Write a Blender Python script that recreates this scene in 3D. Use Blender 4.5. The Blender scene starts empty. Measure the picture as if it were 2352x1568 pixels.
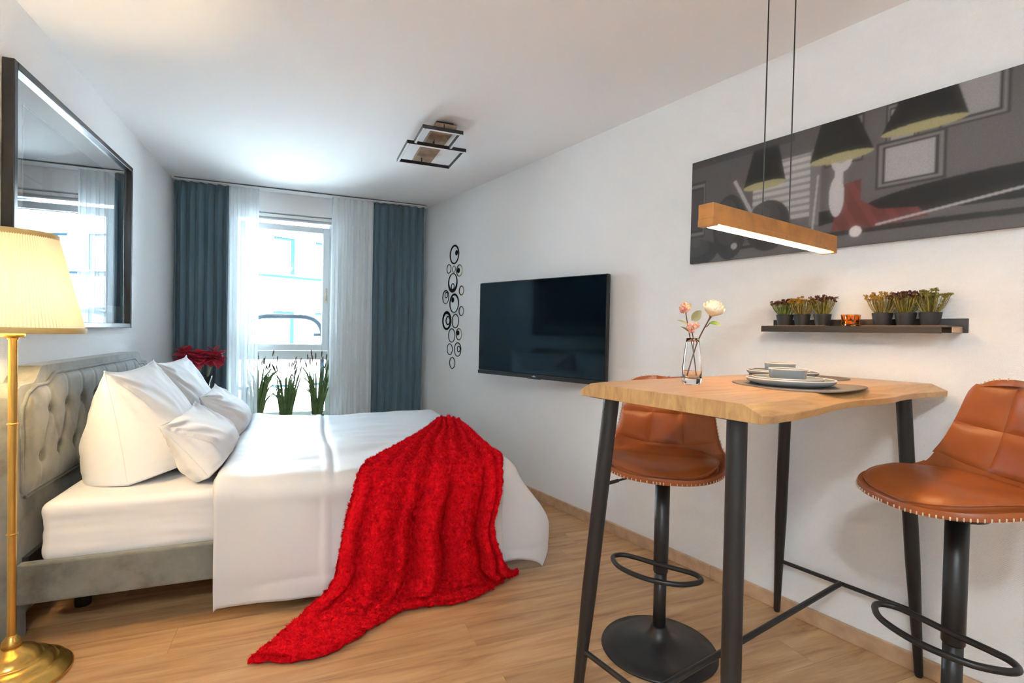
import bpy, bmesh, math, random
import numpy as np
from math import sin, cos, pi, radians, atan2, hypot, sqrt
from mathutils import Vector, Matrix, noise

# ------------------------------------------------------------------ camera
F_PX, PITCH, ROLL, YAW, CAM_H = 1173.02, 0.016996, 0.021474, 0.38555, 1.25
PHI = 0.22344            # the right-hand wall is turned by this angle
scene = bpy.context.scene
col = scene.collection
_w = Vector((sin(YAW) * cos(PITCH), cos(YAW) * cos(PITCH), -sin(PITCH)))
_r = Vector((cos(YAW), -sin(YAW), 0))
_u = _r.cross(_w)
_r, _u = _r * cos(ROLL) + _u * sin(ROLL), _u * cos(ROLL) - _r * sin(ROLL)
cam_data = bpy.data.cameras.new('camera')
cam = bpy.data.objects.new('camera', cam_data)
col.objects.link(cam)
cam_data.sensor_width = 36.0
cam_data.lens = F_PX * 36.0 / 2352.0
cam_data.clip_start = 0.02
cam.matrix_world = Matrix(((_r.x, _u.x, -_w.x, 0), (_r.y, _u.y, -_w.y, 0), (_r.z, _u.z, -_w.z, CAM_H), (0, 0, 0, 1)))
scene.camera = cam

# ------------------------------------------------------------------ view, sky and sun
scene.view_settings.view_transform = 'Standard'
scene.view_settings.look = 'None'
scene.view_settings.gamma = 1.0
scene.view_settings.use_curve_mapping = False
scene.view_settings.exposure = 2.22
world = bpy.data.worlds.new('sky')
scene.world = world
world.use_nodes = True
_bg = world.node_tree.nodes['Background']
_bg.inputs[0].default_value = (0.45, 0.72, 1.0, 1)
_bg.inputs[1].default_value = 3.6
sun_data = bpy.data.lights.new('sun', 'SUN')
sun_data.energy = 46.0
sun_data.angle = radians(1.0)
sun_data.color = (0.80, 0.92, 1.0)
sun = bpy.data.objects.new('sun', sun_data)
col.objects.link(sun)
sun.rotation_euler = Vector((-0.15, 0.75, -0.75)).to_track_quat('-Z', 'Y').to_euler()

scene.cycles.max_bounces = 10
scene.cycles.diffuse_bounces = 6
scene.cycles.transparent_max_bounces = 16

# ------------------------------------------------------------------ helpers
H_CEIL = 2.566
RW = 2.3783              # distance of the right wall along its own normal
X_LEFT = -1.113
Y_BACK = 5.51
Y_REAR = -2.1
RN = Vector((cos(PHI), sin(PHI), 0))
RD = Vector((-sin(PHI), cos(PHI), 0))


def W(n, s, z=0.0):
    """a point given in the frame of the right wall: n towards it, s along it"""
    p = RN * n + RD * s
    return Vector((p.x, p.y, z))


class MB:
    """collects faces of one mesh object"""

    def __init__(self):
        self.v, self.f, self.s = [], [], []

    def add(self, verts, faces, smooth=False):
        o = len(self.v)
        self.v += [tuple(p) for p in verts]
        self.f += [tuple(i + o for i in f) for f in faces]
        self.s += [smooth] * len(faces)
        return self

    def box(self, c, d, M=None):
        x, y, z = c
        a, b, e = d[0] / 2, d[1] / 2, d[2] / 2
        vs = [Vector((x + i * a, y + j * b, z + k * e)) for i in (-1, 1) for j in (-1, 1) for k in (-1, 1)]
        if M is not None:
            vs = [M @ p for p in vs]
        return self.add(vs, [(0, 1, 3, 2), (4, 6, 7, 5), (0, 4, 5, 1), (2, 3, 7, 6), (0, 2, 6, 4), (1, 5, 7, 3)])

    def bbox(self, c, d, r=0.005, M=None, seg=2):
        """box with rounded edges"""
        bm = bmesh.new()
        bmesh.ops.create_cube(bm, size=1.0)
        for v in bm.verts:
            v.co = Vector((v.co.x * d[0], v.co.y * d[1], v.co.z * d[2]))
        bmesh.ops.bevel(bm, geom=bm.edges[:], offset=r, segments=seg, affect='EDGES', profile=0.5)
        bm.verts.ensure_lookup_table()
        vs = [v.co + Vector(c) for v in bm.verts]
        if M is not None:
            vs = [M @ p for p in vs]
        fs = [[v.index for v in f.verts] for f in bm.faces]
        bm.free()
        return self.add(vs, fs, True)

    def tube(self, pts, r, seg=12, cap=True, closed=False):
        pts = [Vector(p) for p in pts]
        n = len(pts)
        rs = r if isinstance(r, (list, tuple)) else [r] * n
        vs, fs = [], []
        up = Vector((0, 0, 1))
        t0 = (pts[1] - pts[0]).normalized()
        a = t0.cross(up)
        if a.length < 1e-3:
            a = t0.cross(Vector((1, 0, 0)))
        a.normalize()
        for i, p in enumerate(pts):
            if closed:
                t = pts[(i + 1) % n] - pts[i - 1]
            else:
                t = pts[min(i + 1, n - 1)] - pts[max(i - 1, 0)]
            t.normalize()
            a = (a - t * a.dot(t))
            if a.length < 1e-6:
                a = t.orthogonal()
            a.normalize()
            b = t.cross(a)
            for k in range(seg):
                q = 2 * pi * k / seg
                vs.append(p + (a * cos(q) + b * sin(q)) * rs[i])
        for i in range(n if closed else n - 1):
            j = (i + 1) % n
            for k in range(seg):
                l = (k + 1) % seg
                fs.append((i * seg + k, i * seg + l, j * seg + l, j * seg + k))
        self.add(vs, fs, True)
        if cap and not closed:
            self.add([vs[k] for k in range(seg)], [tuple(reversed(range(seg)))])
            self.add([vs[(n - 1) * seg + k] for k in range(seg)], [tuple(range(seg))])
        return self

    def lathe(self, prof, seg=32, c=(0, 0, 0), ripple=None, smooth=True, arc=None):
        """prof: list of (r, z), turned about z through c"""
        vs, fs = [], []
        for r, z in prof:
            for k in range(seg):
                q = 2 * pi * k / seg
                rr = r if ripple is None else r + ripple(k, r, z)
                vs.append((c[0] + rr * cos(q), c[1] + rr * sin(q), c[2] + z))
        for i in range(len(prof) - 1):
            for k in range(seg):
                l = (k + 1) % seg
                fs.append((i * seg + k, i * seg + l, (i + 1) * seg + l, (i + 1) * seg + k))
        return self.add(vs, fs, smooth)

    def prism(self, outline, z0, z1, M=None, smooth_side=False):
        n = len(outline)
        vs = [Vector((x, y, z0)) for x, y in outline] + [Vector((x, y, z1)) for x, y in outline]
        if M is not None:
            vs = [M @ p for p in vs]
        self.add(vs, [(i, (i + 1) % n, n + (i + 1) % n, n + i) for i in range(n)], smooth_side)
        self.add(vs[:n], [tuple(reversed(range(n)))])
        return self.add(vs[n:], [tuple(range(n))])

    def grid(self, nu, nv, fn, smooth=True, closed_u=False, flip=False):
        """fn(i, j) -> point"""
        vs = [Vector(fn(i, j)) for i in range(nu) for j in range(nv)]
        fs = []
        for i in range(nu if closed_u else nu - 1):
            ii = (i + 1) % nu
            for j in range(nv - 1):
                f = (i * nv + j, ii * nv + j, ii * nv + j + 1, i * nv + j + 1)
                fs.append(tuple(reversed(f)) if flip else f)
        return self.add(vs, fs, smooth)

    def build(self, name, m=None, parent=None, loc=None, rot=None):
        me = bpy.data.meshes.new(name)
        me.from_pydata(self.v, [], self.f)
        me.polygons.foreach_set('use_smooth', self.s)
        me.update()
        if m is not None:
            me.materials.append(m)
        o = bpy.data.objects.new(name, me)
        col.objects.link(o)
        if parent is not None:
            o.parent = parent
        if loc is not None:
            o.location = loc
        if rot is not None:
            o.rotation_euler = rot
        return o


def tag(o, label, cat, group=None, kind=None):
    o['label'] = label
    o['category'] = cat
    if group:
        o['group'] = group
    if kind:
        o['kind'] = kind
    return o


def thing(name, label, cat, loc=(0, 0, 0), rotz=0.0, group=None, kind=None):
    o = bpy.data.objects.new(name, None)
    o.empty_display_size = 0.1
    col.objects.link(o)
    o.location = loc
    o.rotation_euler = (0, 0, rotz)
    return tag(o, label, cat, group, kind)


def copy_tree(o, parent=None):
    c = o.copy()
    col.objects.link(c)
    c.parent = parent
    for ch in [x for x in bpy.data.objects if x.parent == o]:
        copy_tree(ch, c)
    return c


def add_mod(o, kind, **kw):
    m = o.modifiers.new(kind.lower(), kind)
    for k, v in kw.items():
        setattr(m, k, v)
    return m


def soften(o, r=0.003, seg=2):
    return add_mod(o, 'BEVEL', width=r, segments=seg, limit_method='ANGLE', angle_limit=radians(35))


def smoothstep(a, b, x):
    t = min(1.0, max(0.0, (x - a) / (b - a)))
    return t * t * (3 - 2 * t)


def interp(xs, ys, x):
    return float(np.interp(x, xs, ys))


def spline(pts, n):
    """Catmull-Rom through pts, n samples"""
    P = [Vector(p) for p in pts]
    P = [P[0] * 2 - P[1]] + P + [P[-1] * 2 - P[-2]]
    out = []
    m = len(P) - 3
    for i in range(n):
        t = i / (n - 1) * m
        k = min(int(t), m - 1)
        t -= k
        a, b, c, d = P[k:k + 4]
        out.append(0.5 * ((2 * b) + (c - a) * t + (2 * a - 5 * b + 4 * c - d) * t * t + (3 * b - a - 3 * c + d) * t ** 3))
    return out


def nz(x, y=0.0, z=0.0):
    return noise.noise(Vector((x, y, z)))


# ------------------------------------------------------------------ materials
class Mat:
    def __init__(self, name):
        self.m = bpy.data.materials.new(name)
        self.m.use_nodes = True
        self.t = self.m.node_tree
        self.N = self.t.nodes
        self.b = self.N['Principled BSDF']
        self.out = self.N['Material Output']

    def n(self, typ, **kw):
        x = self.N.new(typ)
        for k, v in kw.items():
            setattr(x, k, v)
        return x

    def l(self, a, b):
        self.t.links.new(a, b)

    def set(self, **kw):
        for k, v in kw.items():
            s = self.b.inputs[k.replace('_', ' ')]
            s.default_value = tuple(v) + (1,) if isinstance(v, (tuple, list)) and len(v) == 3 and s.type == 'RGBA' else v
        return self

    def coord(self, kind='Object', scale=(1, 1, 1), rot=(0, 0, 0)):
        tc = self.n('ShaderNodeTexCoord')
        mp = self.n('ShaderNodeMapping')
        mp.inputs['Scale'].default_value = scale
        mp.inputs['Rotation'].default_value = rot
        self.l(tc.outputs[kind], mp.inputs[0])
        return mp.outputs[0]

    def noise(self, vec, scale, detail=4.0, rough=0.55, dist=0.0):
        x = self.n('ShaderNodeTexNoise')
        x.inputs['Scale'].default_value = scale
        x.inputs['Detail'].default_value = detail
        x.inputs['Roughness'].default_value = rough
        x.inputs['Distortion'].default_value = dist
        if vec is not None:
            self.l(vec, x.inputs['Vector'])
        return x.outputs['Fac']

    def ramp(self, fac, stops):
        x = self.n('ShaderNodeValToRGB')
        e = x.color_ramp.elements
        while len(e) < len(stops):
            e.new(0.5)
        for i, (p, c) in enumerate(stops):
            e[i].position = p
            e[i].color = tuple(c) + (1,)
        self.l(fac, x.inputs[0])
        return x.outputs[0]

    def bump(self, h, strength=0.2, dist=0.01):
        x = self.n('ShaderNodeBump')
        x.inputs['Strength'].default_value = strength
        x.inputs['Distance'].default_value = dist
        self.l(h, x.inputs['Height'])
        self.l(x.outputs[0], self.b.inputs['Normal'])
        return x


def plain(name, c, rough=0.5, metal=0.0, bump=None, vary=0.0, vscale=6.0, **kw):
    M = Mat(name)
    M.set(Base_Color=c, Roughness=rough, Metallic=metal, **kw)
    if bump or vary:
        v = M.coord()
    if vary:
        f = M.noise(v, vscale, 5.0)
        lo = tuple(max(0, x * (1 - vary)) for x in c)
        hi = tuple(min(1, x * (1 + vary)) for x in c)
        M.l(M.ramp(f, [(0.3, lo), (0.7, hi)]), M.b.inputs['Base Color'])
    if bump:
        M.bump(M.noise(v, bump[0], 3.0), bump[1], bump[2] if len(bump) > 2 else 0.002)
    return M.m


def wallpaper(name, c, scale=95.0, rot=(0, 0, 0)):
    """white painted woven-glass wallpaper: fine basket relief"""
    M = Mat(name)
    M.set(Base_Color=c, Roughness=0.75)
    v = M.coord('Object', (1, 1, 1), rot)
    a = M.n('ShaderNodeTexWave', wave_type='BANDS', bands_direction='DIAGONAL')
    a.inputs['Scale'].default_value = scale
    a.inputs['Distortion'].default_value = 2.5
    a.inputs['Detail'].default_value = 1.0
    M.l(v, a.inputs['Vector'])
    b = M.n('ShaderNodeTexWave', wave_type='BANDS', bands_direction='Z')
    b.inputs['Scale'].default_value = scale * 0.8
    b.inputs['Distortion'].default_value = 2.0
    M.l(v, b.inputs['Vector'])
    mx = M.n('ShaderNodeMath', operation='MULTIPLY')
    M.l(a.outputs['Fac'], mx.inputs[0])
    M.l(b.outputs['Fac'], mx.inputs[1])
    M.bump(mx.outputs[0], 0.5, 0.003)
    return M.m


MT = {}
MT['wall'] = wallpaper('wallpaper', (0.885, 0.885, 0.885))
MT['ceiling'] = plain('ceiling_paint', (0.90, 0.90, 0.90), 0.85, bump=(160, 0.12, 0.002))
MT['white_paint'] = plain('white_lacquer', (0.82, 0.83, 0.83), 0.3)
MT['black_metal'] = plain('black_powder_coat', (0.012, 0.012, 0.013), 0.38, bump=(500, 0.05))
MT['black_satin'] = plain('black_satin', (0.02, 0.02, 0.022), 0.3)
MT['white_sheet'] = plain('white_cotton', (0.71, 0.71, 0.715), 0.7, bump=(14, 0.10, 0.01), Sheen_Weight=0.15)
MT['duvet'] = plain('white_satin_cotton', (0.62, 0.632, 0.65), 0.55, bump=(9, 0.10, 0.012), Sheen_Weight=0.15)

# ------------------------------------------------------------------ the room
def rw_x(y):
    """x of the right wall at depth y"""
    return (RW - RN.y * y) / RN.x


def wood_plank():
    M = Mat('oak_vinyl')
    info = M.n('ShaderNodeObjectInfo')
    tc = M.n('ShaderNodeTexCoord')
    off = M.n('ShaderNodeVectorMath', operation='MULTIPLY_ADD')
    sc = M.n('ShaderNodeVectorMath', operation='SCALE')
    cx = M.n('ShaderNodeCombineXYZ')
    for i in range(3):
        M.l(info.outputs['Random'], cx.inputs[i])
    off.inputs[1].default_value = (37.0, 11.0, 5.0)
    M.l(cx.outputs[0], off.inputs[0])
    M.l(tc.outputs['Object'], off.inputs[2])
    mp = M.n('ShaderNodeMapping')
    mp.inputs['Scale'].default_value = (0.9, 9.0, 1.0)
    M.l(off.outputs[0], mp.inputs[0])
    f = M.noise(mp.outputs[0], 2.2, 6.0, 0.6, 0.6)
    mp2 = M.n('ShaderNodeMapping')
    mp2.inputs['Scale'].default_value = (3.0, 90.0, 1.0)
    M.l(off.outputs[0], mp2.inputs[0])
    g = M.noise(mp2.outputs[0], 3.0, 3.0, 0.6)
    base = M.ramp(f, [(0.28, (0.31, 0.16, 0.066)), (0.43, (0.49, 0.28, 0.13)), (0.60, (0.60, 0.365, 0.18)), (0.8, (0.68, 0.44, 0.24))])
    gr = M.ramp(g, [(0.3, (0.80, 0.78, 0.76)), (0.65, (1.0, 1.0, 1.0))])
    mx = M.n('ShaderNodeMix', data_type='RGBA', blend_type='MULTIPLY')
    mx.inputs[0].default_value = 0.55
    M.l(base, mx.inputs[6])
    M.l(gr, mx.inputs[7])
    hs = M.n('ShaderNodeHueSaturation')
    mr = M.n('ShaderNodeMapRange')
    mr.inputs[3].default_value = 0.88
    mr.inputs[4].default_value = 1.10
    M.l(info.outputs['Random'], mr.inputs[0])
    M.l(mr.outputs[0], hs.inputs['Value'])
    M.l(mx.outputs[2], hs.inputs['Color'])
    M.l(hs.outputs[0], M.b.inputs['Base Color'])
    M.set(Roughness=0.36)
    M.bump(g, 0.06, 0.001)
    return M.m


MT['plank'] = wood_plank()
MT['subfloor'] = plain('floor_joint', (0.16, 0.09, 0.045), 0.7)
MT['skirting'] = plain('oak_skirting', (0.55, 0.36, 0.22), 0.45, vary=0.18, vscale=14)

XR0, XR1 = rw_x(Y_REAR), rw_x(Y_BACK)
outline = [(X_LEFT, Y_REAR), (XR0, Y_REAR), (XR1, Y_BACK), (X_LEFT, Y_BACK)]
floor = MB().prism(outline, -0.08, -0.004).build('floor', MT['subfloor'])
tag(floor, 'warm oak plank floor running across the bedroom', 'floor', kind='structure')
rng = random.Random(5)
PW, PL = 0.182, 1.32
row = 0
y = Y_REAR
plank_mesh = {}
while y < Y_BACK - 1e-3:
    y1 = min(y + PW, Y_BACK)
    xr = rw_x(y) - 0.002
    x = X_LEFT + 0.002 - rng.uniform(0.0, 1.1)
    while x < xr:
        a, b = max(x, X_LEFT + 0.002), min(x + PL, xr)
        if b - a > 0.03:
            key = (round(b - a, 3), round(y1 - y, 3))
            g = 0.0005
            me = plank_mesh.get(key)
            if me is None:
                o = MB().box((0, 0, -0.002), (b - a - 2 * g, y1 - y - 2 * g, 0.004)).build('plank', MT['plank'], floor)
                plank_mesh[key] = o.data
            else:
                o = bpy.data.objects.new('plank', me)
                col.objects.link(o)
                o.parent = floor
            o.location = ((a + b) / 2, (y + y1) / 2, 0)
        x += PL
    y += PW
    row += 1

T = 0.24
ceil = MB().prism([(X_LEFT - T, Y_REAR - T), (XR0 + T + 0.1, Y_REAR - T), (XR1 + T + 0.1, Y_BACK + T + .1), (X_LEFT - T, Y_BACK + T + .1)], H_CEIL, H_CEIL + 0.2).build('ceiling', MT['ceiling'])
tag(ceil, 'plain white ceiling over the whole room', 'ceiling', kind='structure')
o = MB().box((X_LEFT - T / 2, (Y_REAR + Y_BACK) / 2, H_CEIL / 2 - 0.04), (T, Y_BACK - Y_REAR + 0.02, H_CEIL + 0.08)).build('wall_left', MT['wall'])
tag(o, 'white wall behind the headboard and large framed picture', 'wall', kind='structure')
# right wall, built in its own turned frame so that the relief follows it
s0, s1 = -3.4, 5.9
o = MB().box((RW + T / 2, (s0 + s1) / 2, H_CEIL / 2 - 0.04), (T, s1 - s0, H_CEIL + 0.08)).build('wall_right', MT['wall'], rot=(0, 0, PHI))
tag(o, 'white woven-relief wall carrying the television and the shelf', 'wall', kind='structure')
o = MB().box(((X_LEFT + XR0) / 2, Y_REAR - T / 2, H_CEIL / 2 - 0.04), (XR0 - X_LEFT + 0.4, T, H_CEIL + 0.08)).build('wall_rear', MT['wall'])
tag(o, 'white wall closing the room opposite the window', 'wall', kind='structure')
# back wall with the window opening
WX0, WX1, WZ0, WZ1 = -0.66, 0.27, 0.34, 2.375
mb = MB()
xa, xb = X_LEFT - 0.05, XR1 + 0.12
mb.box(((xa + WX0) / 2, Y_BACK + T / 2, H_CEIL / 2 - .04), (WX0 - xa, T, H_CEIL + .08))
mb.box(((xb + WX1) / 2, Y_BACK + T / 2, H_CEIL / 2 - .04), (xb - WX1, T, H_CEIL + .08))
mb.box(((WX0 + WX1) / 2, Y_BACK + T / 2, (WZ1 + H_CEIL) / 2), (WX1 - WX0, T, H_CEIL - WZ1))
mb.box(((WX0 + WX1) / 2, Y_BACK + T / 2, WZ0 / 2 - .04), (WX1 - WX0, T, WZ0 + .08))
o = mb.build('wall_back', MT['wall'])
tag(o, 'white wall around the tall window behind the curtains', 'wall', kind='structure')

# skirting boards
root = thing('baseboard_right', 'oak skirting boards along the wall under the television', 'baseboard', kind='structure', rotz=PHI)
for a, b in ((-2.6, -0.4), (-0.4, 1.55), (1.55, 3.18), (3.18, 5.40)):
    o = MB().box((RW - 0.008, (a + b) / 2, 0.033), (0.016, b - a - 0.0012, 0.066)).build('board', MT['skirting'], root)
    soften(o, 0.003)
root = thing('baseboard_left', 'oak skirting boards along the wall behind the bed', 'baseboard', kind='structure')
for a, b in ((Y_REAR, 0.1), (0.1, 2.3), (2.3, 4.2), (4.2, Y_BACK - 0.02)):
    o = MB().box((X_LEFT + 0.008, (a + b) / 2, 0.033), (0.016, b - a - 0.0012, 0.066)).build('board', MT['skirting'], root)
    soften(o, 0.003)

# ------------------------------------------------------------------ window
MT['pvc'] = plain('white_window_frame', (0.70, 0.76, 0.79), 0.35)
g = Mat('window_glass')
g.N.remove(g.b)
tr = g.n('ShaderNodeBsdfTransparent')
tr.inputs[0].default_value = (0.97, 0.985, 0.99, 1)
gl = g.n('ShaderNodeBsdfGlossy')
gl.inputs['Roughness'].default_value = 0.02
fr = g.n('ShaderNodeFresnel')
fr.inputs[0].default_value = 1.45
mx = g.n('ShaderNodeMixShader')
g.l(fr.outputs[0], mx.inputs[0])
g.l(tr.outputs[0], mx.inputs[1])
g.l(gl.outputs[0], mx.inputs[2])
g.l(mx.outputs[0], g.out.inputs[0])
MT['pane'] = g.m
MT['brass'] = plain('brass_handle', (0.55, 0.47, 0.33), 0.35, 0.8)


def ring(mb, x0, x1, z0, z1, t, y, d, tb=None, tt=None):
    """rectangular frame: outer size, bar width t, depth d centred on y"""
    tb = t if tb is None else tb
    tt = t if tt is None else tt
    mb.box((x0 + t / 2, y, (z0 + z1) / 2), (t, d, z1 - z0))
    mb.box((x1 - t / 2, y, (z0 + z1) / 2), (t, d, z1 - z0))
    mb.box(((x0 + x1) / 2, y, z1 - tt / 2), (x1 - x0 - 2 * t, d, tt))
    mb.box(((x0 + x1) / 2, y, z0 + tb / 2), (x1 - x0 - 2 * t, d, tb))
    return mb


win = thing('window_1', 'tall white window with a fixed lower pane between sheer curtains', 'window', (0, 5.62, 0), kind='structure')
o = ring(MB(), WX0, WX1, WZ0, WZ1, 0.055, 0.0, 0.07).box(((WX0 + WX1) / 2, 0, 0.985), (WX1 - WX0 - .11, 0.07, 0.075)).build('window_frame', MT['pvc'], win)
soften(o, 0.004)
sash = ring(MB(), -0.60, 0.222, 1.025, 2.275, 0.062, -0.035, 0.06, tt=0.06).build('sash', MT['pvc'], win)
soften(sash, 0.006)
o = ring(MB(), -0.543, 0.165, 1.082, 2.22, 0.010, -0.012, 0.03).build('glazing_bead', MT['pvc'], sash)
MB().box((-0.19, -0.02, 1.65), (0.70, 0.006, 1.13)).build('pane', MT['pane'], win)
MB().box((-0.19, 0.0, 0.67), (0.80, 0.006, 0.56)).build('pane', MT['pane'], win)
ring(MB(), -0.607, 0.217, 0.392, 0.950, 0.016, -0.025, 0.03).build('glazing_bead', MT['pvc'], win)
mb = MB()
mb.box(((WX0 + WX1) / 2, -0.02, 2.352), (WX1 - WX0 - .02, 0.10, 0.03))
mb.box(((WX0 + WX1) / 2, -0.045, 2.312), (WX1 - WX0 - .02, 0.06, 0.014))
o = mb.build('vent_strip', MT['white_paint'], win)
soften(o, 0.004)
h = MB().bbox((0.195, -0.072, 1.55), (0.022, 0.012, 0.075), 0.004).build('handle_plate', MT['brass'], win)
MB().bbox((0.195, -0.095, 1.60), (0.016, 0.018, 0.125), 0.005).bbox((0.195, -0.082, 1.55), (0.014, 0.03, 0.014), 0.004).build('handle', MT['brass'], h)
o = MB().box(((WX0 + WX1) / 2, -0.105, 0.3525), (WX1 - WX0 - 0.004, 0.19, 0.025)).build('window_sill', MT['white_paint'], win)
soften(o, 0.005)
MT['sill_metal'] = plain('sill_zinc', (0.55, 0.6, 0.63), 0.4, 0.5)
MB().box(((WX0 + WX1) / 2, 0.12, 0.335), (WX1 - WX0, 0.24, 0.02)).build('outer_sill', MT['sill_metal'], win)

# safety rail outside the window
MT['rail_grey'] = plain('rail_grey_paint', (0.016, 0.026, 0.034), 0.6, 0.0, Specular_IOR_Level=0.15)
rail = thing('guard_rail', 'dark grey arched guard rail outside the window pane', 'rail', (0, 5.80, 0.33))
arch = [(0.175, 0, 0.0), (0.175, 0, 0.5), (0.175, 0, 0.78), (0.165, 0, 0.90), (0.12, 0, 0.985), (0.04, 0, 1.03), (-0.06, 0, 1.04),
        (-0.34, 0, 1.035), (-0.44, 0, 1.02), (-0.52, 0, 0.97), (-0.56, 0, 0.88), (-0.57, 0, 0.78), (-0.57, 0, 0.5), (-0.57, 0, 0.0)]
MB().tube(spline(arch, 80), 0.023, 12).build('arch', MT['rail_grey'], rail)
for x0, x1 in ((0.175, 0.085), (-0.57, -0.47)):
    MB().tube([(x0, 0, 0.855), (x1, 0, 0.855)], 0.017, 12).build('stub', MT['rail_grey'], rail)

# radiator under the sill
MT['radiator'] = plain('radiator_enamel', (0.72, 0.74, 0.73), 0.4)
rad = thing('radiator', 'cream panel radiator under the window sill', 'radiator', (-0.19, 5.455, 0.06))
for i in range(26):
    x = -0.42 + i * 0.0336
    MB().bbox((x, -0.028, 0.13), (0.024, 0.02, 0.25), 0.007).build('fin', MT['radiator'], rad)
MB().box((0, 0.005, 0.13), (0.88, 0.05, 0.25)).build('panel', MT['radiator'], rad)
mb = MB()
for i in range(22):
    mb.box((-0.42 + i * 0.04, 0, 0.262), (0.026, 0.07, 0.008))
mb.box((0, -0.036, 0.262), (0.9, 0.008, 0.014)).box((0, 0.036, 0.262), (0.9, 0.008, 0.014))
mb.build('top_grille', MT['radiator'], rad)
MB().box((0.02, -0.03, 0.275), (0.03, 0.03, 0.02)).box((0.02, -0.045, 0.25), (0.02, 0.006, 0.05)).build('bracket', MT['rail_grey'], rad)
for sx in (-0.36, 0.36):
    MB().box((sx, 0.02, -0.03), (0.03, 0.05, 0.07)).build('foot', MT['radiator'], rad)

# ------------------------------------------------------------------ the house across the street
MT['facade'] = plain('white_render', (0.50, 0.50, 0.49), 0.9)
MT['facade_dark'] = plain('dark_window_glass', (0.004, 0.013, 0.020), 0.5, Specular_IOR_Level=0.1)
MT['blind'] = plain('white_blind', (0.46, 0.47, 0.48), 0.8)
MT['street'] = plain('pale_paving', (0.55, 0.55, 0.54), 0.9, vary=0.1, vscale=1.5)
FA = radians(24.1)
bld = thing('apartment_house', 'white rendered apartment house seen through the window pane', 'building', (-0.5, 21.5, -6.0), FA)
# local: x along facade, -y towards us
MB().box((0, 1.06, 8.0), (40, 2.0, 16.0)).build('facade_wall', MT['facade'], bld)
ZT = 10.70
for k in range(4):
    MB().box((0, 0.03, ZT - 1.50 - 2.81 * (k - 1)), (40, 0.10, 0.09)).build('string_course', MT['facade_dark'], bld)
for j in range(-1, 4):
    for i in range(-7, 8):
        x, zt = -0.22 + 1.62 * i, ZT - 2.81 * j
        if zt < 2:
            continue
        wr = MB()
        ring(wr, x - 0.50, x + 0.50, zt - 1.44, zt + 0.04, 0.045, 0.05, 0.06)
        fr_ = wr.build('window', MT['facade'], bld)
        MB().box((x, 0.055, zt - 0.70), (0.93, 0.02, 1.42)).build('pane', MT['facade_dark'], fr_)
        MB().box((x - 0.135, 0.035, zt - 0.755), (0.64, 0.02, 1.29)).build('blind', MT['blind'], fr_)
        MB().box((x + 0.385, 0.035, zt - 0.70), (0.075, 0.03, 1.40)).build('jamb', MT['facade'], fr_)
street = MB().box((0, 25, -6.1), (90, 60, 0.2)).build('street', MT['street'])
tag(street, 'pale paved street below the window', 'street', kind='structure')

# ------------------------------------------------------------------ bed
def velvet(name, c):
    M = Mat(name)
    v = M.coord()
    f = M.noise(v, 7.0, 5.0, 0.6)
    lo = tuple(x * 0.52 for x in c)
    hi = tuple(min(1, x * 1.3) for x in c)
    M.l(M.ramp(f, [(0.32, lo), (0.5, c), (0.72, hi)]), M.b.inputs['Base Color'])
    M.set(Roughness=0.72, Sheen_Weight=0.35, Sheen_Roughness=0.45)
    M.bump(M.noise(v, 260.0, 2.0), 0.08, 0.001)
    return M.m


MT['velvet'] = velvet('grey_green_velvet', (0.160, 0.165, 0.148))
MT['slat'] = plain('pine_slat', (0.55, 0.36, 0.18), 0.6, vary=0.12)
BY0, BY1 = 2.505, 4.255           # headboard from near side to window side
HX = -1.015                        # front of the headboard border
bed = thing('bed', 'grey velvet double bed with tufted headboard along the wall', 'bed', (0, 0, 0))


def hb_outline(y0, y1, z_sh, z_top, zb, n=10, sh=0.125, rise=0.09, r=0.0):
    """half profile: shoulder, concave rise, flat crown; mirrored"""
    left = [(y0, zb)]
    left += [(y0, z_sh - 0.05)]
    for i in range(n + 1):
        a = pi / 2 * i / n
        left.append((y0 + 0.045 * (1 - cos(a)), z_sh - 0.05 + 0.05 * sin(a)))
    left.append((y0 + sh, z_sh + 0.002))
    for i in range(1, n + 1):
        t = i / n
        left.append((y0 + sh + rise * t, z_sh + (z_top - z_sh) * smoothstep(0, 1, t)))
    yc = y0 + y1
    return left + [(yc - a, z) for a, z in reversed(left)]


MXZ = Matrix(((0, 0, 1, 0), (1, 0, 0, 0), (0, 1, 0, 0), (0, 0, 0, 1)))   # (y, z, x) -> (x, y, z)
ol = hb_outline(BY0, BY1, 1.005, 1.072, 0.10)
o = MB().prism(ol, X_LEFT + 0.003, HX, M=MXZ).build('headboard', MT['velvet'], bed)
soften(o, 0.018, 4)
hb = o
# legs of the headboard reach the floor
for yy in (BY0 + 0.05, BY1 - 0.05):
    o = MB().box((-1.063, yy, 0.06), (0.09, 0.096, 0.12)).build('leg', MT['velvet'], bed)
    soften(o, 0.008)
# padded, buttoned panel
PY0, PY1, PZB = BY0 + 0.035, BY1 - 0.035, 0.565
btn = []
for i in range(12):
    yb = 2.735 + 0.163 * i
    if yb < PY1 - 0.15:
        btn.append((yb, 0.893))
for i in range(12):
    yb = 2.655 + 0.163 * i
    if yb < PY1 - 0.08:
        btn.append((yb, 0.708))


def panel_top(y):
    d = min(y - PY0, PY1 - y)
    return 0.925 + 0.05 * smoothstep(0, 0.05, d) + 0.02 * smoothstep(0.05, 0.11, d) + 0.04 * smoothstep(0.19, 0.29, d)


def seg_d(py, pz, a, b):
    vx, vz = b[0] - a[0], b[1] - a[1]
    t = max(0, min(1, ((py - a[0]) * vx + (pz - a[1]) * vz) / (vx * vx + vz * vz + 1e-9)))
    return hypot(py - a[0] - t * vx, pz - a[1] - t * vz)


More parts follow.
